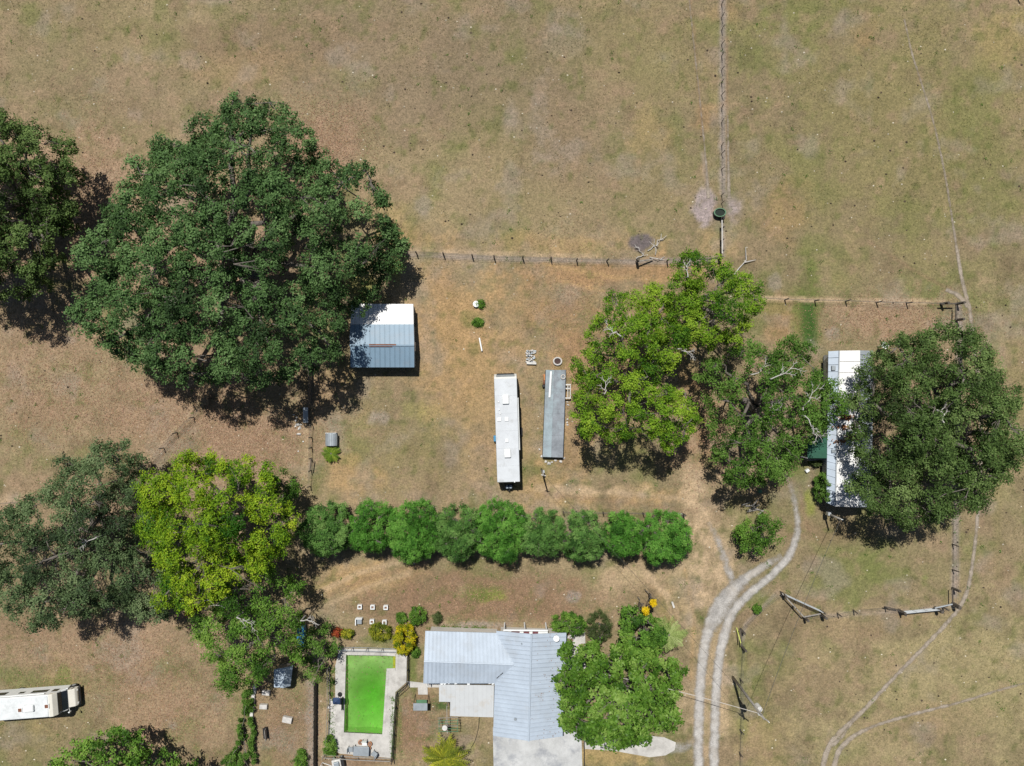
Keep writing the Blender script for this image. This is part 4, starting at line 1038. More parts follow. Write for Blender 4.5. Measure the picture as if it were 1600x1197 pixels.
MB().prism([(p[0] - .003 * (p[0] - pc.x), p[1] - .003 * (p[1] - pc.y)) for p in pool_w], -3.35, -.12).build('pool_water', wm, pool)
rr = np.random.default_rng(9)
fl = []
while len(fl) < 150:        # leaves drifting on the water, most of them along the rim
    q = P(rr.uniform(538, 618), rr.uniform(1024, 1146))
    if in_poly(np.array([[q.x, q.y]]), pool_w)[0] and (rr.random() < .12 or seg_dist(np.array([[q.x, q.y]]), pool_w, True)[0] < .35): fl.append((q.x, q.y, -.112))
fl = np.array(fl)
o = bpy.data.objects.new('floating_leaves', big_mesh('floating_leaves', leaves(fl, np.zeros_like(fl), (.13, .08), rr, 1.0, 0, .05), 4, M['brown_stain'], origin=(pc.x, pc.y, -.11)))
o.location = (pc.x, pc.y, -.11); o['kind'] = 'stuff'; place(o, pool)
# fence round the pool deck: posts and rails
def rail_fence(name, label, line, h, parent=None, spacing=1.6, mat='dark', post=.06, rails=(1.0, .15), cat='fence', rail_r=.03, dense=0, group=None):
    pts = [P(a, b_) for a, b_ in line]
    root = empty(name, pts[0], label, cat, group)
    pm, _ = MB().box((0, 0, h / 2), (post, post, h)).mesh('post', M[mat], origin=(0, 0, 0))
    for a, b_ in zip(pts[:-1], pts[1:]):
        L = (b_ - a).length; k = max(1, round(L / spacing))
        for j in range(k + (1 if b_ is pts[-1] else 0)):
            p = lerp(a, b_, j / k); shared('post', pm, (p.x, p.y, -.05), root, (random.uniform(-.03, .03), random.uniform(-.03, .03), random.random()))
        for r in rails:
            MB().tube([a + Vector((0, 0, h * r - .03)), b_ + Vector((0, 0, h * r - .03))], rail_r, 6).build('rail', M[mat], root)
        if dense:
            for q in range(int(L / dense)):
                p = lerp(a, b_, (q + .5) * dense / L)
                MB().beam(p + Vector((0, 0, .12)), p + Vector((0, 0, h * .97)), .03, .02).build('baluster', M[mat], root)
    return root
rail_fence('pool_fence', 'dark railing along the east side of the pool deck', [(638.5, 1022), (638, 1066), (621, 1081), (614.5, 1186)], 1.25, dense=.22, rail_r=.035)
rail_fence('pool_fence', 'pale top rail fence along the north side of the pool deck', [(529, 1010.5), (575, 1011.5), (622, 1013)], 1.15, mat='grey_metal')
rail_fence('pool_fence', 'rusty thin rail fence along the west side of the pool deck', [(515, 1040), (515, 1100), (513, 1150), (507, 1180)], 1.1, mat='grey_wood')
rail_fence('pool_fence', 'pale timber rail along the south side of the pool deck', [(509, 1179.5), (560, 1183), (611, 1185)], .7, mat='grey_wood', rail_r=.05)
rail_fence('gate_rail', 'short white rail gate beside the small cart at the bottom edge', [(504, 1191), (518, 1196), (526, 1199)], .8, mat='white', cat='gate')

# --- metal shed beside the big oak
ZS, ZSR = 2.1, 2.62
a0, a1, a2, a3 = P(546.6, 507, ZS), P(646.4, 506.6, ZS), P(647.4, 574, ZS), P(547.6, 574, ZS)
r0_, r1_ = P(546.6, 539.6, ZSR), P(647.2, 539.6, ZSR)
shed = empty('metal_shed', ((a0.x + a2.x) / 2, (a0.y + a2.y) / 2, 0), 'blue-grey ribbed metal shed with white lean-to roof, half in the shade of the huge oak', 'shed')
sc_ = inset([a3, a2, a1, a0], .15)
wall_ring(shed, sc_, -.05, ZS - .1, M['grey_metal'], gable=(P(549, 539.6, ZSR - .12), P(644.5, 539.6, ZSR - .12)))
roof_slope(shed, 'roof', a3, a2, r0_, r1_, 13, M['shed_roof'])
roof_slope(shed, 'roof', a0, a1, r0_, r1_, 13, M['shed_roof'])
l0, l1 = P(549, 475, 1.85), P(645.6, 475, 1.85)
roof_slope(shed, 'lean_to_roof', l0, l1, P(547.2, 507.4, 2.04), P(646.2, 507, 2.04), 14, M['white_roof'])
wall_ring(shed, inset([P(549, 504, 2), P(645, 504, 2), l1, l0], .12), -.05, 1.72, M['siding'], name='lean_to_wall')
MB().beam(r0_ + Vector((0, 0, .05)), r1_ + Vector((0, 0, .05)), .16, .05).build('ridge_cap', M['shed_roof'], shed)
MB().beam(lerp(r0_, r1_, .3) + Vector((0, .06, .075)), lerp(r0_, r1_, .72) + Vector((0, .06, .075)), .15, .03).build('rusty_ridge_strip', M['rust'], shed)
MB().beam(lerp(r0_, r1_, .3) + Vector((0, -.14, .06)), lerp(r0_, r1_, .66) + Vector((0, -.14, .06)), .05, .03).build('rusty_ridge_strip', M['rust'], shed)
MB().box((sc_[1].x + .02, sc_[1].y + 2.2, .95), (.05, 1.0, 1.9)).build('door', M['white_dirty'], shed)

# --- mobile home under the right-hand oak
mobile = empty('mobile_home', (P(1325, 670).x, P(1325, 670).y, 0), 'long white roofed mobile home under the massive oak, rusty leaf stains on the roof', 'house')
Z1, Z2, Z3 = 2.55, 2.95, 3.2
e0, e1 = P(1294.5, 549, Z1), P(1291.5, 786, Z1)
s0, s1 = P(1311.5, 548, Z2), P(1305, 791.5, Z2)
t0_, t1_ = P(1344, 547.5, Z3), P(1341, 793, Z3)
u0_, u1_ = P(1364.5, 548, Z2), P(1362, 792.5, Z2)
wall_ring(mobile, inset([P(1295, 787, 2.4), P(1362, 790, 2.4), P(1364, 551, 2.4), P(1297, 551, 2.4)], .2), .35, 2.48, M['siding'])
MB().prism([p[:2] for p in inset([P(1295, 787, 2.4), P(1362, 790, 2.4), P(1364, 551, 2.4), P(1297, 551, 2.4)], .3)], -.05, .36).build('skirting', M['white_dirty'], mobile)
roof_slope(mobile, 'side_roof', e1, e0, s1 + Vector((0, 0, -.06)), s0 + Vector((0, 0, -.06)), 22, M['house_roof'])
roof_slope(mobile, 'roof', s1, s0, t1_, t0_, 14, M['mobile_roof'], rib=.03)
roof_slope(mobile, 'roof', u1_, u0_, t1_ + Vector((.004, 0, 0)), t0_ + Vector((.004, 0, 0)), 34, M['grey_metal'])
MB().beam(s0 + Vector((0, 0, .03)), s1 + Vector((0, 0, .03)), .12, .05).build('roof_seam', M['galv'], mobile)
rr = np.random.default_rng(5)
for cx, cy, k in ((1322, 652, 26), (1318, 668, 14), (1332, 683, 20), (1312, 690, 8)):
    V = []
    for _ in range(k * 4):
        q = P(cx + rr.normal() * 6, cy + rr.normal() * 2.2, 3.02)
        t = (q.x - s0.x) / (t0_.x - s0.x)
        V.append((q.x, q.y, Z2 + (Z3 - Z2) * min(1, max(0, t)) + .045 + rr.random() * .03))
    V = np.array(V)
    o = bpy.data.objects.new('leaf_drift', big_mesh('leaf_drift', leaves(V, np.zeros_like(V), (.26, .16), rr, 1.0, 0, .25), 4, M['orange_leaves'], origin=(P(cx, cy).x, P(cx, cy).y, 2.9)))
    o.location = (P(cx, cy).x, P(cx, cy).y, 2.9); o['kind'] = 'stuff'; place(o, mobile)
for cy, sz in ((575, .5), (705, .3), (668, .3)):
    q = P(1302, cy, 2.8); MB().box((q.x, q.y, 2.86), (.4, sz, .16)).build('roof_vent', M['grey_metal'], mobile)
for y0, y1 in ((565, 585), (610, 625), (740, 760)):
    x = P(1297, 0, 2.4).x + .2
    w = MB().box((x - .02, (P(0, y0).y + P(0, y1).y) / 2, 1.6), (.06, abs(P(0, y0).y - P(0, y1).y), .9)).build('window', M['white'], mobile)
    MB().box((x - .055, (P(0, y0).y + P(0, y1).y) / 2, 1.6), (.02, abs(P(0, y0).y - P(0, y1).y) - .16, .76)).build('pane', M['glass'], w)
# green canopy porch
por = empty('porch_canopy', (P(1276, 700).x, P(1276, 700).y, 0), 'shade-darkened green canopy porch with pale rail on the west side of the mobile home', 'porch')
cp = [P(1262, 681, 2.45), P(1293, 681, 2.5), P(1293, 716, 2.5), P(1262, 716, 2.45)]
MB().plate(cp, .06).build('canopy', M['green_tarp'], por)
for q in cp: MB().box((q.x, q.y, 1.18), (.09, .09, 2.46)).build('post', M['white'], por)
MB().prism([p[:2] for p in (P(1262, 680), P(1294, 680), P(1294, 718), P(1262, 718))], -.05, .4).build('porch_floor', M['grey_wood'], por)
MB().beam(P(1264, 719, 1.35), P(1292, 717, 1.35), .14, .08).build('rail', M['grey_wood'], por)
MB().beam(P(1263.5, 698, 1.3), P(1263.5, 719, 1.3), .12, .08).build('rail', M['grey_wood'], por)
for cx, cy in ((1262, 719), (1292, 719), (1262, 699)): q = P(cx, cy, 1.0); MB().box((q.x, q.y, .65), (.09, .09, 1.4)).build('rail_post', M['grey_wood'], por)
q = P(1371, 541)
dish2 = empty('satellite_dish', (q.x, q.y, 0), 'large round pale satellite dish at the north end of the mobile home', 'dish')
MB().tube([(q.x, q.y, -.05), (q.x, q.y, 1.5)], .05, 8).build('mast', M['galv'], dish2)
dish_mesh(dish2, (q.x, q.y, 1.5), .42, -.25)

# --- small well house by the sago palm
wl = empty('well_house', (P(517, 687).x, P(517, 687).y, 0), 'small well house with curved grey metal roof beside the sago palm', 'shed')
c = P(517, 686.5, .9)
MB().box((c.x, c.y, .38), (1.05, 1.35, .86)).build('wall', M['white_dirty'], wl)
for i in range(7):
    t0, t1 = math.radians(25 + i * 130 / 7), math.radians(25 + (i + 1) * 130 / 7 - 1)
    f = lambda t, y: Vector((c.x - math.cos(t) * .72, c.y + y, .50 + math.sin(t) * .58))
    MB().plate([f(t0, -.72), f(t1, -.72), f(t1, .72), f(t0, .72)], .04).build('roof_panel', M['grey_metal'], wl)
MB().box((c.x, c.y + .70, .95), (1.2, .05, .16)).build('front_board', M['white'], wl)

# --- hut with a tarp roof near the board fence
hut = empty('garden_hut', (P(441, 1060).x, P(441, 1060).y, 0), 'small hut with pale blue-grey tarp roof in dappled shade', 'shed')
k0, k1, k2, k3 = P(428, 1046, 1.9), P(452, 1043, 1.9), P(448, 1075, 1.9), P(428, 1074, 1.9)
rA, rB = P(446, 1043, 2.25), P(443, 1075, 2.25)
wall_ring(hut, inset([k3, k2, k1, k0], .15), -.05, 1.82, M['grey_wood'])
MB().plate([k0, rA, rB, k3], .04).build('roof', M['blue_tarp'], hut)
MB().plate([rA + Vector((.003, 0, 0)), k1 + Vector((.25, 0, -.5)), k2 + Vector((.25, 0, -.5)), rB + Vector((.003, 0, 0))], .04).build('roof', M['blue_tarp'], hut)
cab = empty('blue_cabinet', (P(469, 993).x, P(469, 993).y, 0), 'narrow bright blue box trailer with two dark openings, half under the ragged tree', 'trailer')
c = P(469, 996, 1.2)
MB().box((c.x, c.y, .75), (.8, 2.3, .9)).build('body', M['blue_paint'], cab, bevel=.05)
for dy in (.72, .22): MB().box((c.x - .02, c.y + dy, 1.205), (.34, .26, .02)).build('opening', M['dark'], cab)
for dy in (-.6,):
    for sx in (-1, 1): MB().tube([(c.x + sx * .42, c.y + dy, .3), (c.x + sx * .56, c.y + dy, .3)], .3, 14).build('wheel', M['tyre'], cab)
MB().box((c.x, c.y - 1.5, .36), (.1, .8, .08)).build('tow_bar', M['dark'], cab)
for dy in (-.4, .9): MB().box((c.x, c.y + dy, .13), (.1, .1, .36)).build('prop', M['dark'], cab)

# ------------------------------------------------------------------ vehicles
def frame(o, ang):
    c, s = math.cos(ang), math.sin(ang); o = Vector(o)
    return lambda x, y, z: Vector((o.x + c * x - s * y, o.y + s * x + c * y, z))
def extrude(fr, prof, hw, taper=None):
    """side profile (x along the length, z) pushed out to both sides"""
    mb = MB(); n = len(prof)
    mb.v = [tuple(fr(x, -hw, z)) for x, z in prof] + [tuple(fr(x, hw, z)) for x, z in prof]
    mb.f = [tuple(range(n)), tuple(reversed(range(n, 2 * n)))] + [((i + 1) % n, i, i + n, (i + 1) % n + n) for i in range(n)]
    return mb
def fbox(fr, x0, x1, y0, y1, z0, z1):
    return MB().hexa([fr(x0, y0, z0), fr(x1, y0, z0), fr(x1, y1, z0), fr(x0, y1, z0)], [fr(x0, y0, z1), fr(x1, y0, z1), fr(x1, y1, z1), fr(x0, y1, z1)])
def wheel(root, fr, x, y, r, w):
    t = MB().tube([fr(x, y - w / 2, r), fr(x, y + w / 2, r)], r, 18).build('wheel', M['tyre'], root)
    sgn = 1 if y > 0 else -1
    MB().tube([fr(x, y + sgn * (w / 2 - .02), r), fr(x, y + sgn * (w / 2 + .015), r)], r * .55, 12).build('rim', M['galv'], t)

# travel trailer: x axis runs along its length towards the hitch (down in the photo)
A, B = P(789.6, 590, 2.95), P(794.8, 755, 2.95)
cen = (A + B) / 2; ang = math.atan2((B - A).y, (B - A).x); L = (B - A).length
fr = frame((cen.x, cen.y, 0), ang)
rv = empty('travel_trailer', (cen.x, cen.y, 0), 'long white travel trailer parked beside the weathered flatbed deck', 'trailer')
h = L / 2
prof = [(h, .55), (h, 2.3), (h - .12, 2.72), (h - .3, 2.86), (-h + .25, 2.86), (-h - .12, 2.6), (-h - .38, 1.9), (-h - .42, 1.2), (-h - .2, .55)]
extrude(fr, prof, 1.24).build('body', M['rv_side'], rv, bevel=.06)
fbox(fr, -h + .1, h - .12, -1.22, 1.22, 2.862, 2.93).build('roof', M['rv_roof'], rv, bevel=.04)
def rvpt(px, py, z=2.95):
    q = P(px, py, z) - Vector((cen.x, cen.y, 0)); c, s = math.cos(-ang), math.sin(-ang)
    return (c * q.x - s * q.y, s * q.x + c * q.y)
fbox(fr, -h - .47, -h - .36, -.95, .95, 1.45, 2.05).build('front_window', M['glass'], rv)
MB().hexa([fr(-h - .30, -1.0, 2.15), fr(-h - .30, 1.0, 2.15), fr(-h - .1, 1.0, 2.63), fr(-h - .1, -1.0, 2.63)], [fr(-h - .34, -1.0, 2.15), fr(-h - .34, 1.0, 2.15), fr(-h - .14, 1.0, 2.66), fr(-h - .14, -1.0, 2.66)]).build('front_shade', M['grey_metal'], rv)
for px, py, lx, ly, hz in ((790, 624, 1.0, .7, .26), (793, 708, .95, .7, .26)):
    x, y = rvpt(px, py); ac = fbox(fr, x - lx / 2, x + lx / 2, y - ly / 2, y + ly / 2, 2.92, 2.93 + hz).build('air_conditioner', M['white'], rv, bevel=.06)
for k in range(1, 6):
    x = -h + k * L / 6; fbox(fr, x - .03, x + .03, -1.2, 1.2, 2.928, 2.945).build('roof_seam', M['rv_roof'], rv)
for px, py, s_ in ((791.5, 655, .42), (792, 688.5, .36), (780, 655.5, .4)):
    x, y = rvpt(px, py); fbox(fr, x - s_ / 2, x + s_ / 2, y - s_ / 2, y + s_ / 2, 2.92, 3.03).build('roof_vent', M['white'], rv, bevel=.02)
for px, py in ((779, 628), (780, 640), (781.5, 646), (804, 753)):
    x, y = rvpt(px, py); MB().tube([fr(x, y, 2.92), fr(x, y, 3.02)], .07, 10).build('vent_pipe', M['white'], rv)
for x0, x1 in ((-4.6, -3.4), (-2.2, -1.2), (1.0, 2.2), (3.4, 4.6)):
    for sgn in (-1, 1):
        w = fbox(fr, x0, x1, sgn * 1.225, sgn * 1.262, 1.35, 2.15).build('window', M['dark'], rv); fbox(fr, x0 + .06, x1 - .06, sgn * 1.245, sgn * 1.27, 1.41, 2.09).build('pane', M['glass'], w)
d_ = fbox(fr, 0, .72, 1.225, 1.265, .65, 2.4).build('door', M['white'], rv); fbox(fr, .08, .14, 1.262, 1.30, 1.4, 1.52).build('handle', M['dark'], d_)
fbox(fr, -.1, .8, 1.27, 1.7, .15, .35).build('step', M['dark'], rv)
MB().tube([fr(-3.5, 1.30, 2.6), fr(2.2, 1.30, 2.6)], .06, 8).build('awning_roll', M['white'], rv)
fbox(fr, 0.7, 1.35, -1.55, -1.2, .0, .7).build('utility_box', M['blue_paint'], rv, bevel=.03)
for x in (.9, 1.85):
    for sgn in (-1, 1): wheel(rv, fr, x, sgn * 1.12, .36, .22)
hitch = MB(); hitch.beam(fr(h - .1, -.7, .5), fr(h + 1.2, 0, .5), .09, .11); hitch.beam(fr(h - .1, .7, .5), fr(h + 1.18, .02, .5), .09, .1)
hitch.tube([fr(h + 1.15, 0, 0), fr(h + 1.15, 0, .8)], .05, 8); hitch.build('hitch', M['dark'], rv)
for sgn in (-1, 1): MB().tube([fr(h + .72, sgn * .19, .5), fr(h + .72, sgn * .19, .62), fr(h + .72, sgn * .19, 1.02), fr(h + .72, sgn * .19, 1.12)], [.12, .17, .17, .06], 12).build('gas_bottle', M['blue_tarp'], rv, smooth=False)
fbox(fr, h + .5, h + .95, -.42, .42, .5, .53).build('bottle_tray', M['navy'], rv)
for x in (-h + .6, h - .4):
    for sgn in (-1, 1): MB().tube([fr(x, sgn * .9, -.02), fr(x, sgn * .9, .6)], .05, 8).build('jack', M['dark'], rv)

# motorhome cut by the left edge: x axis runs towards its nose (right in the photo)
F1 = (P(85, 1084, 3.0) + P(86, 1121, 3.0)) / 2; F0 = (P(0, 1090, 3.0) + P(0, 1128, 3.0)) / 2
ang = math.atan2((F1 - F0).y, (F1 - F0).x)
fr = frame((F1.x, F1.y, 0), ang)
mh = empty('motorhome', fr(-3.8, 0, 0), 'white and beige motorhome with weathered roof, nose towards the oak shade at the left edge', 'motorhome')
extrude(fr, [(-8.2, .5), (0.35, .5), (0.45, 1.55), (0.1, 2.0), (-.05, 2.55), (-.35, 2.92), (-.7, 2.98), (-8.0, 2.98), (-8.2, 2.8)], 1.2).build('body', M['white'], mh, bevel=.06)
fbox(fr, -7.9, -.75, -1.14, 1.14, 2.985, 3.03).build('roof', M['mh_roof'], mh, bevel=.03)
extrude(fr, [(-.72, 2.5), (.03, 2.5), (-.28, 2.94), (-.66, 3.02)], 1.215).build('cab_over', M['beige'], mh, bevel=.04)
MB().hexa([fr(.42, -1.02, 1.58), fr(.42, 1.02, 1.58), fr(.13, 1.05, 1.98), fr(.13, -1.05, 1.98)], [fr(.50, -1.02, 1.6), fr(.50, 1.02, 1.6), fr(.19, 1.05, 2.0), fr(.19, -1.05, 2.0)]).build('lower_windshield', M['glass'], mh)
ws = MB().hexa([fr(.09, -1.08, 2.02), fr(.09, 1.08, 2.02), fr(-.04, 1.08, 2.5), fr(-.04, -1.08, 2.5)], [fr(.16, -1.08, 2.04), fr(.16, 1.08, 2.04), fr(.05, 1.08, 2.52), fr(.05, -1.08, 2.52)])
ws.build('windshield', M['glass'], mh)
extrude(fr, [(.35, .5), (1.2, .5), (1.26, .95), (1.12, 1.22), (.44, 1.5)], .98).build('hood', M['beige'], mh, bevel=.06)
fbox(fr, 1.2, 1.36, -1.05, 1.05, .42, .66).build('bumper', M['dark'], mh, bevel=.03)
for sgn in (-1, 1):
    MB().tube([fr(1.24, sgn * .72, .88), fr(1.29, sgn * .72, .88)], .12, 12).build('headlight', M['white'], mh)
    mr_ = MB(); mr_.box(fr(.75, sgn * 1.32, 1.75), (.16, .12, .32), ang); mr_.tube([fr(.55, sgn * 1.0, 1.5), fr(.73, sgn * 1.28, 1.7)], .02, 6); mr_.build('mirror', M['white'], mh)
    for x0, x1, z0, z1 in ((-3.2, -1.4, 1.5, 2.1), (-4.6, -4.0, 1.6, 2.0), (-7.2, -6.0, 1.4, 2.1), (-.9, -.25, 1.5, 2.1)):
        w = fbox(fr, x0, x1, sgn * 1.19, sgn * 1.222, z0, z1).build('window', M['dark'], mh); fbox(fr, x0 + .05, x1 - .05, sgn * 1.21, sgn * 1.23, z0 + .05, z1 - .05).build('pane', M['glass'], w)
    for x in (-5.4, .55): wheel(mh, fr, x, sgn * .98, .38, .26)
MB().tube([fr(-6.5, 1.28, 2.75), fr(-1.2, 1.28, 2.75)], .06, 8).build('awning_roll', M['white'], mh)
def mhpt(px, py, z=3.05):
    q = P(px, py, z) - Vector((F1.x, F1.y, 0)); c, s = math.cos(-ang), math.sin(-ang)
    return (c * q.x - s * q.y, s * q.x + c * q.y)
x, y = mhpt(45.5, 1106.5); fbox(fr, x - .58, x + .58, y - .36, y + .36, 3.02, 3.3).build('air_conditioner', M['white'], mh, bevel=.09)
for px, py in ((31.5, 1109.5), (73, 1103.5)):
    x, y = mhpt(px, py); v_ = fbox(fr, x - .26, x + .26, y - .26, y + .26, 3.02, 3.1).build('roof_hatch', M['white'], mh); fbox(fr, x - .18, x + .18, y - .18, y + .18, 3.09, 3.13).build('hatch_lid', M['rust'], v_)

# flatbed deck with scrap around it
a, b_, c, d = P(853, 578, .85), P(884, 578, .85), P(879.5, 715, .85), P(848, 714, .85)
fb = empty('flatbed_trailer', ((a.x + c.x) / 2, (a.y + c.y) / 2, 0), 'long narrow weathered grey-blue flatbed trailer deck beside the white travel trailer', 'trailer')
mtop, mbot = lerp(a, b_, .42), lerp(d, c, .42)
for i in range(4):
    t0, t1 = i / 4 + .0004, (i + 1) / 4 - .0004
    dz = Vector((0, 0, random.uniform(-.003, .003)))
    MB().plate([lerp(a, d, t0) + dz, lerp(mtop, mbot, t0) + dz, lerp(mtop, mbot, t1) + dz, lerp(a, d, t1) + dz], .05).build('deck_sheet', M['deck_blue'], fb)
    MB().plate([lerp(mtop, mbot, t0) + Vector((.006, 0, .006)) + dz, lerp(b_, c, t0) + dz, lerp(b_, c, t1) + dz, lerp(mtop, mbot, t1) + Vector((.006, 0, .006)) + dz], .05).build('deck_sheet', M['deck_dark'], fb)
for p, q in ((a, d), (b_, c)):
    MB().beam(p + Vector((0, 0, -.14)), q + Vector((0, 0, -.14)), .1, .16).build('side_beam', M['dark'], fb)
for t in (.15, .3, .7, .85):
    MB().beam(lerp(a, d, t) + Vector((0, 0, -.13)), lerp(b_, c, t) + Vector((0, 0, -.13)), .1, .12).build('cross_beam', M['dark'], fb)
for t in (.56, .64):
    for q in (lerp(a, d, t), lerp(b_, c, t)):
        inn = .25 if q.x < 4.5 else -.25
        MB().tube([(q.x + inn - .11, q.y, .34), (q.x + inn + .11, q.y, .34)], .34, 16).build('wheel', M['tyre'], fb)
for t in (.04, .96):
    for s_ in (.15, .85):
        q = lerp(lerp(a, d, t), lerp(b_, c, t), s_); MB().box((q.x, q.y, .33), (.2, .2, .76)).build('support', M['concrete'], fb)
mb = MB().beam(P(861, 580, .95), P(858.5, 621, .95), .2, .09); o = mb.build('white_pipe', M['white'])
tag(o, 'straight white plank lying on the flatbed deck', 'plank')
def tyre(px, py, z, r, label, mat='tyre', tilt=0):
    q = P(px, py, z); mb = MB(); n = 20
    pts = [(q.x + math.cos(2 * math.pi * k / n) * r * .75, q.y + math.sin(2 * math.pi * k / n) * r * .75, z + r * .25) for k in range(n + 1)]
    mb.tube(pts, r * .25, 8, cap=False); o = mb.build('tyre', M[mat], smooth=True)
    tag(o, label, 'tyre'); return o
tyre(879.8, 589, .86, .30, 'pale rimmed old tyre lying on the top right corner of the flatbed deck', 'stone')
ft = empty('fire_ring', P(871, 564.5), 'round stone fire pit with dark ash at the head of the flatbed deck', 'fire pit')
q = P(871, 564.5)
for k in range(16):
    t = 2 * math.pi * k / 16; MB().box((q.x + math.cos(t) * .44, q.y + math.sin(t) * .40, .12), (.2, .16, .26), t + 1.57).build('stone', M['stone'], ft, bevel=.03)
MB().cyl((q.x, q.y), .38, -.02, .07, 18).build('ash', M['char'], ft)
rk = empty('metal_rack', P(886, 612), 'rusty green-grey metal frame rack leaning at the right side of the flatbed deck', 'rack')
c0 = P(886, 611); 
for dx in (-.32, .05, .32): MB().beam(c0 + Vector((dx, .75, .5)), c0 + Vector((dx, -.8, .5)), .09, .06).build('bar', M['white_dirty'], rk)
for dy in (.72, .3, -.78): MB().beam(c0 + Vector((-.38, dy, .56)), c0 + Vector((.38, dy, .56)), .14, .05).build('bar', M['white_dirty'], rk)
for dx in (-.32, .32):
    for dy in (.72, -.78): MB().box(c0 + Vector((dx, dy, .24)), (.07, .07, .52)).build('leg', M['rust'], rk)
c0 = P(850.5, 596)
eng = empty('scrap_engine', c0, 'rusty red old engine lying at the left side of the flatbed deck', 'scrap')
MB().box(c0 + Vector((0, .45, .3)), (.22, .7, .62), .1).build('block', M['orange_pot'], eng, bevel=.05)
MB().tube([c0 + Vector((-.15, -.1, .32)), c0 + Vector((.2, -.1, .32))], .3, 14).build('drum', M['rust'], eng)
MB().box(c0 + Vector((-.05, -.5, .2)), (.4, .3, .42), .3).build('sump', M['dark'], eng, bevel=.05)

def rubble(name, label, spots, mat, parent_label_cat, group=None):
    """one loose stone or block each"""
    nth = ['topmost', 'second from the top', 'third from the top', 'fourth from the top', 'fifth from the top', 'sixth from the top', 'seventh from the top', 'eighth from the top', 'ninth from the top', 'lowest']
    spots = sorted(spots, key=lambda q_: q_[1])
    for i, (px, py, s) in enumerate(spots):
        q = P(px, py); mb = MB(); rnd = np.random.default_rng(int(px * 7 + py))
        v = unit(rnd.normal(size=(14, 3))) * rnd.uniform(.75, 1.15, (14, 1)) * np.array([s, s * .8, s * .5])
        import bmesh as _bm
        bm = _bm.new(); [bm.verts.new(p) for p in v]
        _bm.ops.convex_hull(bm, input=bm.verts[:])
        me = bpy.data.meshes.new(name); bm.to_mesh(me); bm.free(); me.materials.append(mat)
        o = bpy.data.objects.new(name, me); o.location = (q.x, q.y, s * .25); COL.objects.link(o)
        tag(o, label + ', ' + ('lowest' if i == len(spots) - 1 else nth[i]), parent_label_cat, group)
rubble('rock', 'pale rock along the right edge of the flatbed deck', [(886.5, 628, .16), (887, 633, .18), (886.5, 655, .14), (886, 660, .16), (887, 664, .15)], M['stone'], 'rock', 'pale rocks along the right edge of the flatbed deck')
rubble('rock', 'pale loose rock at the foot end of the flatbed deck', [(843, 702, .16), (846, 713, .22), (853, 721, .2), (862, 722, .18), (858, 724, .25), (868, 719, .2), (876, 721, .2), (881, 716, .22)], M['stone'], 'rock', 'pale rocks at the foot end of the flatbed deck')
rubble('rock', 'white limestone rock by the shaded board fence', [(463, 657, .2), (466, 663, .26), (468, 669, .28), (470, 664, .16), (467, 679, .3), (462, 666, .14), (459, 648, .14), (464, 652, .14), (474, 690, .12), (466, 705, .1)], M['white_dirty'], 'rock', 'white limestone rocks by the dark board fence')
rubble('rock', 'white rock in the heap at the west pool edge', [(517, 1097, .3), (520, 1101, .32), (516, 1105, .34), (519, 1110, .3), (523, 1113, .24), (525, 1117, .22), (517, 1093, .22)], M['stone'], 'rock', 'white rocks at the west edge of the pool')
bp_ = [(824 + (i % 4) * 3.4 + random.uniform(-1, 1), 548 + (i // 4) * 4.2 + random.uniform(-1, 1)) for i in range(20)]
for i, (px, py) in enumerate(bp_):
    q = P(px, py); o = MB().box((q.x, q.y, .09), (.36, .18, .2), random.uniform(-.6, .6)).build('concrete_block', M['stone' if i % 3 else 'grey_metal'])
    tag(o, 'small grey concrete block in the scattered heap above the flatbed deck', 'block', 'blocks in the scattered heap above the flatbed deck')
o = MB().beam(P(823, 567.5, .2), P(838, 568, .2), .22, .2).build('concrete_beam', M['white_dirty']); tag(o, 'pale beam lying at the lower side of the block heap', 'beam')
q0, q1 = P(749, 528, .1), P(753, 548, .1)
o = MB().tube([(q0.x, q0.y, .07), (q1.x, q1.y, .25)], .085, 10).tube([(q1.x, q1.y, .0), (q1.x, q1.y, .3)], .07, 8).build('white_pipe', M['white']); tag(o, 'slanting white plastic pipe on the grass right of the metal shed', 'pipe')
q = P(744, 475.5); o = MB().cyl(q, .32, -.02, .3, 20).cyl(q, .35, .3, .36, 20).build('round_lid', M['white']); tag(o, 'white round lid in a weed patch right of the shed', 'lid')
for i, (px, py, ht) in enumerate(((563, 947, .4), (583, 947.5, .4), (603.5, 948, .4), (582, 970, .4), (601.5, 971, .4))):
    q = P(px, py); wh = ['top left', 'top middle', 'top right', 'bottom middle', 'bottom right'][i]
    b0 = empty('garden_block', q, 'small white planter block, %s of the six beside the pool garden' % wh, 'planter', 'white planter blocks above the pool')
    MB().box((q.x - .19, q.y, ht / 2), (.1, .48, ht)).box((q.x + .19, q.y, ht / 2), (.1, .48, ht)).box((q.x, q.y - .19, ht / 2), (.28, .1, ht)).box((q.x, q.y + .19, ht / 2), (.28, .1, ht)).build('rim', M['white'], b0); MB().box((q.x, q.y, .1), (.28, .28, .2)).build('soil', M['brown_stain'], b0)
q = P(562, 969)
b0 = empty('garden_block', q, 'larger white planter block with two raised sides, bottom left of the six', 'planter', 'white planter blocks above the pool')
MB().box((q.x + .05, q.y - .05, .2), (.5, .5, .44)).build('soil', M['grey_metal'], b0); MB().box((q.x, q.y + .3, .25), (.75, .1, .55)).build('rim', M['white'], b0); MB().box((q.x - .36, q.y - .1, .25), (.1, .66, .55)).build('rim', M['white'], b0)

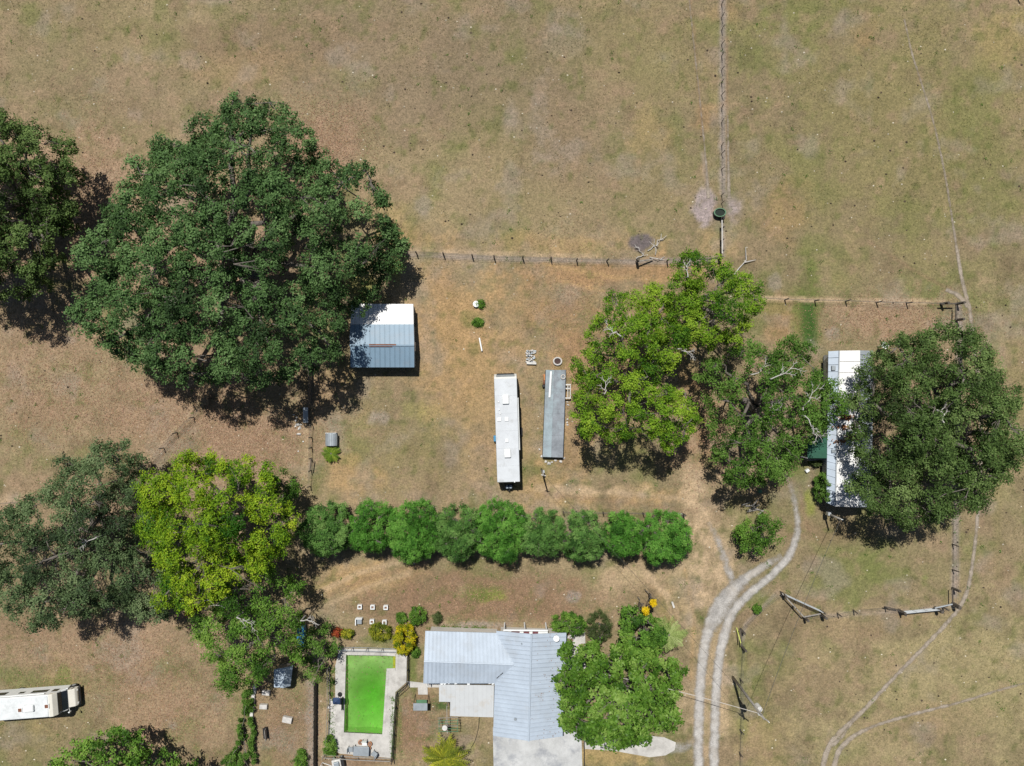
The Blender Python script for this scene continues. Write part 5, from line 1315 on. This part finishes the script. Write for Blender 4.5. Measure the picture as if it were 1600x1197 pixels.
# pool furniture
q = P(565, 1169)
tb = empty('patio_table', q, 'grey rectangular patio table on the lower end of the pool deck', 'table')
MB().box((q.x + .1, q.y, .74), (1.75, 1.05, .05), -.05).build('table_top', M['grey_metal'], tb, bevel=.02)
for sx in (-1, 1):
    for sy in (-1, 1): MB().box((q.x + .1 + sx * .75, q.y + sy * .42, .39), (.06, .06, .68)).build('leg', M['dark'], tb)
def chair(px, py, rz, label, mat='grey_metal'):
    q = P(px, py); f = frame(q, rz); r = empty('patio_chair', q, label, 'chair', 'patio chairs at the pool table')
    fbox(f, -.27, .27, -.27, .27, .44, .49).build('seat', M[mat], r); fbox(f, -.27, .27, .25, .30, .49, .95).build('backrest', M[mat], r)
    for sx in (-1, 1):
        for sy in (-1, 1): fbox(f, sx * .24 - .02, sx * .24 + .02, sy * .24 - .02, sy * .24 + .02, .0, .44).build('leg', M['dark'], r)
    return r
chair(549, 1168, 1.57, 'grey patio chair at the left end of the pool table')
chair(586, 1175, -2.2, 'grey patio chair at the right end of the pool table')
chair(571, 1158, 0, 'white patio chair at the upper side of the pool table', 'white')
for px, py, s_, lab in ((564, 1157.5, .26, 'orange terracotta pot at the upper left of the pool table'), (579, 1160, .24, 'orange terracotta pot at the upper right of the pool table, the larger one'), (578.5, 1166.5, .16, 'small orange terracotta pot at the right of the pool table')):
    q = P(px, py); r = empty('flower_pot', q, lab, 'pot'); MB().tube([(q.x, q.y, .05), (q.x, q.y, .4)], [s_ * .7, s_], 14).build('pot', M['orange_pot'], r); MB().cyl(q, s_ * .82, .36, .41, 14).build('soil', M['brown_stain'], r)
q = P(531.5, 1084.5)
um = empty('pool_umbrella', q, 'navy blue closed pool umbrella at the west rim of the pool', 'umbrella')
mb = MB(); nS = 8
ring_ = [(q.x + math.cos(2 * math.pi * k / nS) * .52 * (1 if k % 2 else .8), q.y + math.sin(2 * math.pi * k / nS) * .5 * (1 if k % 2 else .8), 1.75) for k in range(nS)]
mb.add(ring_ + [(q.x, q.y, 2.15)], [(k, (k + 1) % nS, nS) for k in range(nS)]); mb.build('canopy', M['navy'], um)
MB().tube([(q.x, q.y, -.0), (q.x, q.y, 2.2)], .03, 8).build('pole', M['dark'], um); MB().cyl(q, .26, .05, .14, 14).build('base', M['dark'], um)
q = P(535, 1096); o = MB().beam(P(535, 1090, .35), P(535, 1108, .35), .12, .6).build('pool_box', M['dark']); tag(o, 'narrow dark bench at the west rim of the pool', 'bench')
q = P(529, 1189)
ct = empty('garden_cart', q, 'small white utility cart at the bottom edge below the pool deck', 'cart')
f = frame(q, .2)
fbox(f, -.55, .45, -.5, .5, .38, .75).build('body', M['white_dirty'], ct, bevel=.06); fbox(f, -.3, .3, -.35, .35, .755, 1.0).build('cover', M['grey_metal'], ct, bevel=.08)
fbox(f, .46, .8, -.42, .42, .3, .7).build('engine', M['dark'], ct, bevel=.05)
for sx in (-.4, .5):
    for sy in (-.5, .5): wheel(ct, f, sx, sy, .22, .14)

# yard objects
def aframe(px, py):
    q = P(px, py); r = empty('swing_bench', q, 'grey-green metal garden swing bench on the lawn left of the patio roof', 'bench')
    f = frame(q, 0)
    fbox(f, -.6, .55, -.3, .25, .45, .50).build('seat', M['green_pipe'], r)
    MB().hexa([f(-.6, -.35, .5), f(.55, -.35, .5), f(.55, -.3, .5), f(-.6, -.3, .5)], [f(-.6, -.6, 1.0), f(.55, -.6, 1.0), f(.55, -.55, 1.0), f(-.6, -.55, 1.0)]).build('backrest', M['green_pipe'], r)
    fbox(f, -.8, .75, -.42, .38, 1.6, 1.64).build('canopy', M['grey_metal'], r)
    for sx in (-.8, .72):
        MB().beam(f(sx, -.75, -.02), f(sx, 0, 1.6), .05, .05).build('leg', M['dark'], r); MB().beam(f(sx, .65, -.02), f(sx, .04, 1.6), .05, .05).build('leg', M['dark'], r)
aframe(660, 1094)
q = P(698, 1133)
cl_ = empty('clothes_line', q, 'pale clothes drying rack with many parallel bars on the green lawn', 'clothes line')
MB().beam(P(698, 1103, 1.7), P(699, 1146, 1.7), .07, .07).build('main_bar', M['grey_wood'], cl_)
for i in range(6): MB().beam(P(684 + i * .3, 1122 + i * 4.2, 1.72), P(716, 1121 + i * 4.4, 1.72), .05, .05).build('bar', M['green_pipe' if i % 3 else 'grey_wood'], cl_)
for py in (1104, 1144): u = P(698.5, py, 1.7); MB().box((u.x, u.y, .83), (.09, .09, 1.7)).build('post', M['grey_wood'], cl_)
for px in (686, 715):
    MB().beam(P(px, 1123, 1.68), P(px, 1143, 1.68), .05, .04).build('side_bar', M['green_pipe'], cl_)
    u = P(px, 1133, 1.68); MB().box((u.x, u.y, .81), (.06, .06, 1.68)).build('post', M['grey_wood'], cl_)
q = P(697.5, 1124); o = MB().cyl((q.x, q.y), .22, 1.73, 2.0, 10).cyl((q.x, q.y), .3, 1.95, 2.05, 10).tube([(q.x, q.y, -.02), (q.x, q.y, 1.73)], .04, 6).build('bird_feeder', M['white_dirty']); tag(o, 'white bird feeder on a post beside the clothes rack', 'bird feeder')
hs = [P(a_, b2, .03) for a_, b2 in ((749, 1121), (748, 1135), (745, 1150), (740, 1163), (736, 1168))]
o = MB().tube([tuple(p) for p in smooth_line([tuple(p) for p in hs])], .03, 6).build('garden_hose', M['dark']); tag(o, 'dark garden hose trailing over the brown lawn below the patio roof', 'hose')
for i, (px, py, w_, d_) in enumerate(((398.5, 1076, .35, 1.5), (396.5, 1090, .35, 1.6), (395.5, 1104, .36, 1.5), (394, 1118, .34, 1.5))):
    q = P(px, py); o = MB().box((q.x, q.y, .14), (w_, d_ * .62, .3), random.uniform(-.08, .08)).build('white_board', M['white_dirty'])
    tag(o, 'dirty white board in a line beside the vine thicket, %s' % ['topmost', 'second from the top', 'third from the top', 'lowest'][i], 'board', 'white boards laid in a line')
for px, py, w_, d_, rz, lab in ((417, 1081, .85, .5, -.1, 'grey concrete slab just below the tarp-roofed hut'), (413, 1102.5, .85, .5, -.05, 'grey concrete slab, lower of two beside the white boards'), (450, 1123, 1.05, .65, -.2, 'pale concrete slab standing clear on the brown yard')):
    q = P(px, py); o = MB().box((q.x, q.y, .2), (w_, d_, .42), rz).build('concrete_slab', M['stone'], bevel=.03); tag(o, lab, 'slab')
q = P(416, 1143)
bn = empty('bench', q, 'dark narrow bench below the concrete slabs at the bottom left', 'bench')
MB().box((q.x, q.y, .44), (.4, 1.2, .06), .1).build('seat', M['dark'], bn)
MB().box((q.x + .2, q.y, .75), (.05, 1.2, .5), .1).build('backrest', M['grey_wood'], bn)
for dy in (-.5, .5): MB().box((q.x, q.y + dy, .2), (.36, .08, .43), .1).build('leg', M['dark'], bn)
q = P(1051, 944); o = MB().beam((q.x - .1, q.y + .3, .12), (q.x + .12, q.y - .35, .12), .2, .26).build('mailbox_stub', M['white_dirty']); tag(o, 'small black and white stub post on the sandy yard near the house trees', 'post')
q = P(1186, 767); o = MB().cyl(q, .22, -.02, .4, 14).build('bucket', M['green_pipe']); tag(o, 'teal bucket in the shade below the deep green oak', 'bucket')
q = P(1260, 735); o = MB().box((q.x, q.y, .18), (.4, .3, .38), .6).build('white_bin', M['white']); tag(o, 'small white bin on bare soil left of the clipped hedge', 'bin')
# woodpile: a heap of cut logs above the small round tree
for i, (px, py, a_) in enumerate(((1166, 787, .3), (1172, 790, .1), (1178, 793, .5), (1184, 796, -.3), (1175, 798, .2), (1190, 800, .7), (1180, 786, .9))):
    q = P(px, py, .1); d = Vector((math.cos(a_), math.sin(a_), 0)) * random.uniform(.4, .8)
    o = MB().tube([q - d, q + d * .2 + Vector((0, 0, .03)), q + d], [.09, .08, .07], 7).build('log', M['grey_wood']); tag(o, 'grey fallen log in the brush heap above the small round tree, ' + ['leftmost', 'second from left', 'fifth from left', 'sixth from left', 'third from left', 'rightmost', 'fourth from left'][i], 'log', 'logs in the brush heap')
# brush pile at the burnt patch by the fence
for i, (px, py, a_, L) in enumerate(((1012, 392, 35, 2.2), (1020, 386, 40, 2.0), (1004, 397, 130, 1.4), (1015, 402, -10, 1.8), (1024, 398, 95, 1.8), (994, 404, 20, 1.2))):
    rnd = np.random.default_rng(i + 200); q = np.array(P(px, py, .12)); aa = math.radians(a_)
    e = q + np.array([math.cos(aa) * L, math.sin(aa) * L, .1]); pts = bend(q, e, rnd, 5, .14)
    mb = MB().tube(pts, [.055, .05, .045, .04, .03, .02], 6); e2 = pts[3] + np.array([math.cos(aa + .8), math.sin(aa + .8), .05]) * L * .35; mb.tube([pts[3], e2], [.05, .02], 5)
    o = mb.build('fallen_branch', M['dead_wood']); tag(o, 'bare pale fallen branch at the burnt patch by the fence', 'branch', 'fallen branches at the burnt patch')
rnd = np.random.default_rng(300); q = np.array(P(1146, 430, .2)); e = np.array(P(1166, 406, .25)); pts = bend(q, e, rnd, 6, .08)
mb = MB().tube(pts, [.09, .085, .08, .07, .06, .055, .05], 6); mb.tube([pts[5], P(1181, 406, .2)], [.07, .03], 5); mb.tube([pts[6], P(1165, 386, .3)], [.06, .03], 5)
o = mb.build('fallen_branch', M['dead_wood']); tag(o, 'long forked white fallen branch right of the fence corner', 'branch')

# ------------------------------------------------------------------ fences
def wire_fence(name, label, posts, h=1.2, r=.055, mat='post_wood', wires=(.3, .6, .9), wire_mat='wire', thick=(), cat='fence', wr=.010, tilt=.05):
    """posts: photo pixels of each post's foot; wires strung from post to post"""
    pts = [P(a, b_) for a, b_ in posts]
    root = empty(name, pts[0], label, cat)
    pm, _ = MB().tube([(0, 0, -.1), (0, 0, h * .5), (0, 0, h)], [r, r * .95, r * .85], 7).mesh('post', M[mat], origin=(0, 0, 0))
    tm, _ = MB().tube([(0, 0, -.1), (0, 0, h * 1.15)], [r * 2.1, r * 1.9], 9).mesh('post', M[mat], origin=(0, 0, 0))
    for i, p in enumerate(pts):
        shared('post', tm if i in thick else pm, (p.x, p.y, 0), root, (random.uniform(-tilt, tilt), random.uniform(-tilt, tilt), random.random() * 6))
    for z in wires:
        mb = MB()
        for a, b_ in zip(pts[:-1], pts[1:]):
            m_ = (a + b_) / 2 + Vector((0, 0, z * h - .03))
            mb.tube([a + Vector((0, 0, z * h)), m_, b_ + Vector((0, 0, z * h))], wr, 4)
        mb.build('wire', M[wire_mat], root)
    return root
f1 = wire_fence('wire_fence', 'wire fence with dark posts from the huge oak to the yellow-green tree',
    [(606, 394), (651, 396), (693, 398), (738, 401), (772, 403), (817, 404), (861, 405), (901, 407), (948, 408), (995, 409), (1042, 408), (1084, 406), (1123, 405)], thick=(9, 12), h=1.3, r=.08)
c_ = P(1123, 405); MB().beam(c_ + Vector((0, 0, 1.0)), P(1108, 405, .9), .13, .13).build('brace_rail', M['post_wood'], f1)
MB().beam(P(995, 409, 1.0), P(1020, 405, .3), .12, .12).build('brace_rail', M['grey_wood'], f1)
f2 = wire_fence('wire_fence', 'straight wire fence running up from the water trough to the top edge',
    [(1127, y) for y in (-24, -8, 8, 28, 48, 70, 88, 110, 130, 149, 170, 192, 228, 241, 265, 305, 318)], h=1.25, r=.04, tilt=.08, wr=.006)
f3 = wire_fence('wire_fence', 'short pale rail fence from the water trough down to the fence corner', [(1126.5, 342), (1127, 357), (1126, 377), (1126, 395)], h=1.3, r=.09, wires=(.5,))
MB().beam(P(1128, 344, 1.2), P(1128.5, 396, 1.15), .13, .12).build('top_rail', M['dead_wood'], f3)
f4 = wire_fence('wire_fence', 'wire fence with dark posts along the north side of the mobile home yard',
    [(1178, 466), (1226, 469), (1273, 470), (1321, 471), (1369, 473), (1416, 474), (1470, 475), (1494, 475)], thick=(6, 7), h=1.25, r=.075)
MB().beam(P(1470, 475, .85), P(1494, 475, .85), .12, .12).build('brace_rail', M['post_wood'], f4)
f5 = wire_fence('wire_fence', 'wire fence passing behind the massive oak at the right, mostly hidden by it',
    [(1494, 476), (1493.5, 500), (1492, 540), (1491, 600), (1490, 670), (1489, 740), (1488, 800), (1488, 850), (1488, 890), (1488, 919), (1488.5, 942)], thick=(1, 9, 10), h=1.2, r=.075)
MB().beam(P(1494, 477, .9), P(1493.5, 500, .9), .12, .1).build('brace_rail', M['post_wood'], f5)
MB().beam(P(1488, 920, .9), P(1488.5, 942, .9), .1, .1).build('brace_rail', M['post_wood'], f5)
f6 = wire_fence('wire_fence', 'wire fence with few posts between the two metal gates, lower right', [(1283, 961), (1308, 958), (1333, 953), (1382, 948), (1404, 953)], thick=(0, 4), h=1.15, r=.075)
MB().beam(P(1383, 948, .9), P(1404, 953, .6), .1, .1).build('brace_rail', M['post_wood'], f6)
f7 = wire_fence('wire_fence', 'wire fence on the diagonal strip below the huge oak, left side', [(330, 622), (303, 652), (277, 676), (256, 700), (236, 722), (205, 742), (160, 760), (100, 775), (40, 783), (-10, 786)], h=1.25, r=.06)
f8 = wire_fence('wire_fence', 'wire fence along the left of the well house and sago palm', [(488, 663), (487, 683), (487, 699), (486.5, 716), (486, 735), (485, 760)], h=1.2, r=.06)
MB().beam(P(486.5, 716, 1.0), P(484.5, 735, .9), .1, .1).build('brace_rail', M['post_wood'], f8)
f9 = wire_fence('wire_fence', 'post and wire fence behind the row of feathery trees', [(880, 799), (900, 799), (920, 799), (942, 800), (958, 800), (980, 800), (1004, 801), (1026, 801), (1040, 801), (1066, 803)], h=1.2, r=.07, thick=(9,))
MB().beam(P(1036, 801, 1.1), P(1066, 803, 1.1), .14, .12).build('top_rail', M['grey_wood'], f9)
MB().beam(P(1066, 803, 1.05), P(1066.5, 834, 1.05), .12, .1).build('top_rail', M['post_wood'], f9)
q = P(1066.5, 834); MB().box((q.x, q.y, .52), (.12, .12, 1.15)).build('post', M['post_wood'], f9)
f10 = wire_fence('wire_fence', 'wire fence line right of the gravel drive at the bottom', [(1157, 983), (1159, 1010), (1156, 1060), (1157, 1095), (1156, 1140), (1155, 1175), (1155, 1215)], h=1.2, r=.07, thick=(0, 1))
MB().beam(P(1157, 984, 1.1), P(1159, 1010, 1.1), .12, .1).build('brace_rail', M['post_wood'], f10)
f11 = wire_fence('wire_fence', 'slack wire and post along the green verge of the drive bend', [(1219, 924), (1184, 953), (1157, 982)], h=1.1, r=.06)

def pipe_gate(name, label, a, b_, h=1.25, bars=5, mat='galv', r=.035, lean=0.0):
    A, B = P(*a), P(*b_)
    root = empty(name, A, label, 'gate')
    n_ = Vector((-(B - A).y, (B - A).x, 0)).normalized()
    for k in range(bars):
        z = .2 + (h - .2) * k / (bars - 1); o = n_ * lean * z
        MB().tube([A + o + Vector((0, 0, z)), B + o + Vector((0, 0, z))], r, 8).build('bar', M[mat], root)
    for t in (0, .33, .66, 1):
        p = lerp(A, B, t); MB().tube([p + n_ * lean * .18 + Vector((0, 0, .18)), p + n_ * lean * h + Vector((0, 0, h))], r * 1.1, 8).build('upright', M[mat], root)
    for p in (A, B):
        e = p + (p - (A + B) / 2).normalized() * .16
        MB().tube([e + Vector((0, 0, -.1)), e + Vector((0, 0, h * 1.15))], .1, 9).build('post', M['post_wood'], root)
    return root
pipe_gate('pipe_gate', 'open tubular metal gate slanting inside the fence triangle right of the drive', (1222, 926), (1279, 952))
pipe_gate('pipe_gate', 'closed tubular metal gate near the corner of the path, lower right', (1407, 955), (1458, 950), bars=6, lean=.12)
f12 = wire_fence('wire_fence', 'rail fence forming the lower side of the open gate triangle', [(1222, 927), (1238, 946), (1256, 964), (1282, 959)], h=1.2, r=.075, thick=(0, 2, 3), wires=(.35, .65))
for p, q in (((1222, 927), (1256, 964)), ((1256, 964), (1282, 959))): MB().beam(P(*p, 1.05), P(*q, 1.05), .12, .09).build('top_rail', M['grey_wood'], f12)
f13 = wire_fence('wire_fence', 'short braced fence between the closed gate and the path corner', [(1461, 950), (1472, 948), (1488, 944)], h=1.2, r=.1, thick=(0, 2))
MB().beam(P(1461, 950, 1.0), P(1488, 944, 1.0), .12, .12).build('top_rail', M['galv'], f13)

def board_fence(name, label, a, b_, h, step=.155, mats=('fence_board',)):
    A, B = P(*a), P(*b_); root = empty(name, A, label, 'fence'); L = (B - A).length; n = int(L / step)
    ang = math.atan2((B - A).y, (B - A).x)
    bm_, _ = MB().box((0, 0, h / 2), (step * .9, .03, h)).mesh('board', M[mats[0]], origin=(0, 0, 0))
    for i in range(n):
        p = lerp(A, B, (i + .5) / n); shared('board', bm_, (p.x, p.y, -.05 + random.uniform(-.03, .03)), root, (random.uniform(-.02, .02), 0, ang))
    for z in (.4, h - .3): MB().beam(A + Vector((-.04, 0, z)), B + Vector((-.04, 0, z)), .04, .09).build('rail', M[mats[0]], root)
    for i in range(int(L / 2.4) + 1):
        p = lerp(A, B, min(1, i * 2.4 / L)); MB().box((p.x - .1, p.y, h / 2 - .05), (.1, .1, h)).build('post', M[mats[0]], root)
    return root
board_fence('board_fence', 'tall dark board fence running down to the bottom edge left of the pool', (495, 1062), (494, 1230), 1.35)
board_fence('board_fence', 'dark board fence in the oak shade left of the metal shed', (488, 545), (487, 632), 1.5)
gt = empty('feed_trough', P(482, 648), 'long dark roofed feed bunk at the lower end of the shaded board fence', 'trough')
c = P(482, 648)
MB().box((c.x, c.y, .95), (.45, 1.7, .05)).build('lid', M['grey_metal'], gt); MB().box((c.x - .28, c.y, .92), (.12, 1.7, .05)).build('lid_edge', M['galv'], gt)
MB().box((c.x, c.y, .6), (.5, 1.6, .5)).build('bin', M['post_wood'], gt)
for dy in (-.7, .7): MB().box((c.x, c.y + dy, .2), (.45, .08, .5)).build('leg', M['post_wood'], gt)

# ------------------------------------------------------------------ utility poles and wires
def utility_pole(name, label, px, py, h, r=.14, lean=(0, 0)):
    p = P(px, py); root = empty(name, p, label, 'utility pole')
    top = Vector((p.x + lean[0], p.y + lean[1], h))
    MB().tube([(p.x, p.y, -.2), tuple((Vector((p.x, p.y, 0)) + top) / 2), tuple(top)], [r, r * .9, r * .75], 12).build('pole', M['grey_wood'], root, smooth=True)
    return root, top
pb, topB = utility_pole('utility_pole', 'tall utility pole with a transformer at the bottom right of the drive', 1145, 1058, 10.0, .15)
MB().beam(topB + Vector((-.55, .4, -.35)), topB + Vector((.55, -.4, -.35)), .1, .12).build('crossarm', M['grey_wood'], pb)
for t in (-.5, 0, .5): MB().tube([topB + Vector((t, -t * .73, -.29)), topB + Vector((t, -t * .73, -.05))], [.06, .04], 8).build('insulator', M['white'], pb)
tz = Vector((topB.x + .34, topB.y - .05, 6.9))
MB().tube([tz, tz + Vector((0, 0, .9))], .27, 14).build('transformer', M['white_dirty'], pb); MB().tube([tz + Vector((0, 0, .9)), tz + Vector((.05, 0, 1.15))], [.06, .05], 8).build('bushing', M['white'], pb)
pa_, topA = utility_pole('utility_pole', 'short utility pole with a meter box at the south end of the mobile home', 1287, 800, 4.2, .12)
MB().box((P(1287, 800).x - .12, P(1287, 800).y + .1, 1.5), (.3, .35, .55)).build('meter_box', M['galv'], pa_)
MB().box((P(1287, 800).x + .16, P(1287, 800).y - .05, 1.2), (.16, .3, .4)).build('breaker_box', M['grey_metal'], pa_)
MB().tube([topA + Vector((-.06, 0, .0)), topA + Vector((-.06, 0, .25)), topA + Vector((.1, 0, .3))], .04, 6).build('weather_head', M['galv'], pa_)
pc_, topC = utility_pole('utility_pole', 'short service pole with breaker box between trailer hitch and flatbed deck', 846, 733, 5.4, .11)
MB().box((P(846, 733).x + .16, P(846, 733).y - .1, 1.3), (.22, .28, .6)).build('breaker_box', M['galv'], pc_)
MB().beam(topC + Vector((-.25, .05, -.1)), topC + Vector((.25, -.05, -.1)), .08, .08).build('crossarm', M['white_dirty'], pc_)
def cable(label, a, b_, sag, mat, r=.02):
    pts = []
    for i in range(17):
        t = i / 16; p = lerp(a, b_, t); pts.append(p - Vector((0, 0, sag * 4 * t * (1 - t))))
    o = MB().tube(pts, r, 5).build('overhead_cable', M[mat]); tag(o, label, 'cable'); return o
cable('dark overhead cable from the tall pole to the mobile home pole', topB + Vector((.1, .1, -.8)), topA, .5, 'cable', .022)
cable('pale overhead cable from the tall pole to the house roof', topB + Vector((-.1, 0, -1.2)), P(878, 1040, 3.4), .7, 'pale_cable', .03)
cable('thin overhead cable running up from the tall pole across the drive', topB + Vector((0, .1, -.5)), topC, 1.0, 'cable', .015)
gz_, gb = P(1150, 985, 0), P(1158, 1003, 1.6)
o = MB().tube([P(1151, 981, .05), P(1157.5, 1005, 1.7)], .06, 8).build('guy_wire_guard', M['yellow_tube']); tag(o, 'slanting yellow guy wire guard right of the gravel drive', 'guy guard')

# ------------------------------------------------------------------ stock tank
q = P(1122.5, 334)
tk = empty('water_trough', q, 'black oval cattle water trough at the end of the vertical fence', 'trough')
MB().ring((q.x, q.y), .66, .58, -.03, .62, 24, 1.0, .72).build('wall', M['tub'], tk, smooth=False)
MB().ring((q.x, q.y), .69, .57, .6, .65, 24, 1.0, .72).build('rim', M['green_pipe'], tk)
mb = MB(); mb.prism([(q.x + .585 * math.cos(t), q.y + .585 * .72 * math.sin(t)) for t in np.linspace(0, 2 * math.pi, 25)[:-1]], 0, .5); mb.build('water', M['tub_water'], tk)
MB().box((q.x + .35, q.y - .62, .3), (.4, .3, .62), .2).build('float_box', M['dark'], tk, bevel=.03)
q = P(1600, 4)
wire_fence('wire_fence', 'fence corner with pale strip at the top right corner of the photo', [(1570, -20), (1590, -3), (1602, 10), (1625, 32)], h=1.2, r=.08)

# ------------------------------------------------------------------ things nobody could count: tufts, fallen leaves, dung, stones
m, nt, b_ = new_mat('grass_blades')
at = N(nt, 'ShaderNodeAttribute', attribute_name='col'); nt.links.new(at.outputs['Color'], b_.inputs['Base Color']); b_.inputs['Roughness'].default_value = .9; b_.inputs['Specular IOR Level'].default_value = .1
M['blades'] = m
rg = np.random.default_rng(77)
n = 110000
xy = np.stack([rg.uniform(-60, 60, n), rg.uniform(-45, 45, n)], 1)
dens = fbm(xy[:, 0] * .35, xy[:, 1] * .35, 4)
xy = xy[rg.random(n) < np.clip((dens - .25) * 2.0, .12, 1)]
avoid = [[P(*p)[:2] for p in DECK], [P(*p)[:2] for p in ((770, 1136), (911, 1136), (911, 1197), (770, 1197))], [P(*p)[:2] for p in ((868, 989), (916, 988), (916, 1048), (868, 1048))], [P(*p)[:2] for p in ((912, 1148), (1058, 1148), (1058, 1184), (912, 1184))], [P(*p)[:2] for p in ((636, 1064), (700, 1066), (700, 1086), (636, 1086))]]
for pl in avoid: xy = xy[~in_poly(xy, pl)]
for ln, hw in (([(1092, 1235), (1091, 1130), (1095, 1050), (1104, 990), (1122, 940), (1160, 906), (1192, 886)], .8), ([(1114, 1235), (1117, 1130), (1120, 1050), (1130, 995), (1146, 950), (1180, 920), (1213, 893), (1238, 862)], .7)):
    xy = xy[seg_dist(xy, [P(*p)[:2] for p in ln]) > hw]
n = len(xy)
bc = ground_color(xy) * rg.uniform(.62, 1.4, (n, 1)) * np.stack([rg.uniform(.9, 1.05, n), rg.uniform(.97, 1.08, n), rg.uniform(.8, 1.0, n)], 1)
K = 3
ang_ = rg.uniform(0, 2 * math.pi, (n, K)); ln_ = rg.uniform(.05, .16, (n, K)) ; hh = rg.uniform(.03, .11, (n, K))
dx = np.cos(ang_); dy = np.sin(ang_)
base = np.concatenate([xy, np.full((n, 1), -.02)], 1)[:, None, :]
tip = base + np.stack([dx * ln_, dy * ln_, hh], 2)
wv_ = np.stack([-dy, dx, np.zeros_like(dx)], 2) * .028
tri = np.stack([base + wv_, base - wv_ * np.ones((1, 1, 1)), tip], 2).reshape(-1, 3, 3)
o = bpy.data.objects.new('grass', big_mesh('grass', tri, 3, M['blades'], color=np.repeat(bc, K, 0))); COL.objects.link(o)
tag(o, 'short dry tan and olive pasture grass', 'grass', kind='stuff')

# fallen oak leaves
zones = [((500, 225), 80, 70, 5000), ((240, 640), 280, 90, 13000), ((395, 690), 110, 60, 5000), ((60, 560), 140, 110, 4000), ((150, 330), 60, 160, 4000), ((180, 1030), 220, 90, 7000), ((1390, 500), 130, 40, 3500), ((1100, 690), 60, 100, 2500), ((270, 1110), 110, 80, 4500), ((450, 1120), 70, 80, 2500), ((640, 1130), 50, 60, 1800), ((760, 940), 180, 50, 4000), ((900, 520), 70, 150, 2500)]
pts = []
for (cx, cy), rx, ry, k in zones:
    g = rg.normal(size=(k, 2)) * .55
    pts.append(np.stack([(cx + g[:, 0] * rx - 800) * MPP, (598.5 - cy - g[:, 1] * ry) * MPP, np.full(k, .012)], 1))
pts = np.concatenate(pts)
for pl in avoid: pts = pts[~in_poly(pts[:, :2], pl)]
k = len(pts)
lc = np.array([srgb(164, 134, 110)]) * .85 * rg.uniform(.5, 1.35, (k, 1)) * np.stack([np.ones(k), rg.uniform(.88, 1.05, k), rg.uniform(.8, 1.08, k)], 1)
o = bpy.data.objects.new('fallen_leaves', big_mesh('fallen_leaves', leaves(pts, np.zeros_like(pts), (.13, .08), rg, 1.0, 0, .3), 4, M['blades'], color=lc)); COL.objects.link(o)
tag(o, 'dry brown fallen oak leaves around the trees', 'leaves', kind='stuff')

def pebbles(name, label, cat, pos, size, cols, flat=.45):
    """many small flattened lumps as one mass"""
    k = len(pos); V = []
    oct_v = np.array([[1, 0, 0], [.3, .95, 0], [-.8, .6, 0], [-.8, -.6, 0], [.3, -.95, 0], [0, 0, 1.0]])
    tri_i = np.array([[0, 1, 5], [1, 2, 5], [2, 3, 5], [3, 4, 5], [4, 0, 5]])
    a = rg.uniform(0, 6.28, k); s = size * rg.uniform(.5, 1.5, k)
    R = np.zeros((k, 3, 3)); R[:, 0, 0] = np.cos(a); R[:, 0, 1] = -np.sin(a); R[:, 1, 0] = np.sin(a); R[:, 1, 1] = np.cos(a); R[:, 2, 2] = flat
    vv = np.einsum('kij,nj->kni', R, oct_v) * s[:, None, None] * np.stack([np.ones(k), rg.uniform(.6, 1, k), np.ones(k)], 1)[:, None, :]
    vv = vv + np.concatenate([pos, np.full((k, 1), -.01)], 1)[:, None, :]
    F_ = vv[:, tri_i, :].reshape(-1, 3, 3)
    o = bpy.data.objects.new(name, big_mesh(name, F_, 3, M['blades'], color=np.repeat(cols, 5, 0))); COL.objects.link(o)
    tag(o, label, cat, kind='stuff')
n = 1000
xy = np.stack([rg.uniform(-58, 58, n), rg.uniform(-43, 43, n)], 1)
pyy = 598.5 - xy[:, 1] / MPP; pxx = xy[:, 0] / MPP + 800
ok = ((pyy < 395) | (pxx > 1290) | ((pxx < 470) & (pyy < 720))) & (fbm(xy[:, 0] * .12 + 9, xy[:, 1] * .12, 3) > .42)
xy = xy[ok]
pebbles('cow_dung', 'small dark dry cow pats dotted over the pasture', 'dung', xy, .105, np.array([[.045, .034, .025]]) * rg.uniform(.6, 1.8, (len(xy), 1)), .3)
n = 900
xy = np.stack([rg.uniform(-58, 58, n), rg.uniform(-43, 43, n)], 1)
for pl in avoid: xy = xy[~in_poly(xy, pl)]
pebbles('field_stones', 'small pale stones and bleached stalks scattered over the pasture', 'stones', xy, .075, np.array([[.55, .50, .40]]) * rg.uniform(.7, 1.2, (len(xy), 1)))
n = 700
xy = np.stack([rg.uniform(-58, 58, n), rg.uniform(-43, 43, n)], 1)
xy = xy[fbm(xy[:, 0] * .2 + 19, xy[:, 1] * .2, 3) > .5]
for pl in avoid: xy = xy[~in_poly(xy, pl)]
strip = np.array([P(613.5 + rg.normal() * 1.2, y_)[:2] for y_ in rg.uniform(1084, 1184, 70)] + [P(519 + rg.normal() * 2.0, y_)[:2] for y_ in rg.uniform(1040, 1160, 60)] + [P(rg.uniform(666, 760), 981 + rg.normal() * 1.5)[:2] for _ in range(40)])
xy = np.concatenate([xy, strip])
wp = np.repeat(np.concatenate([xy, np.full((len(xy), 1), .06)], 1), 14, 0) + rg.normal(size=(len(xy) * 14, 3)) * np.array([.13, .13, .03])
o = bpy.data.objects.new('weeds', big_mesh('weeds', leaves(wp, np.zeros_like(wp), (.14, .07), rg, .8, 0, .6), 4, F['deep'], tint=rg.uniform(.2, .8, len(wp)))); COL.objects.link(o)
tag(o, 'small dark green weeds dotted over the dry grass', 'weeds', kind='stuff')
print('objects', len(bpy.data.objects), 'tris', sum(len(o.data.polygons) for o in bpy.data.objects if o.type == 'MESH'))
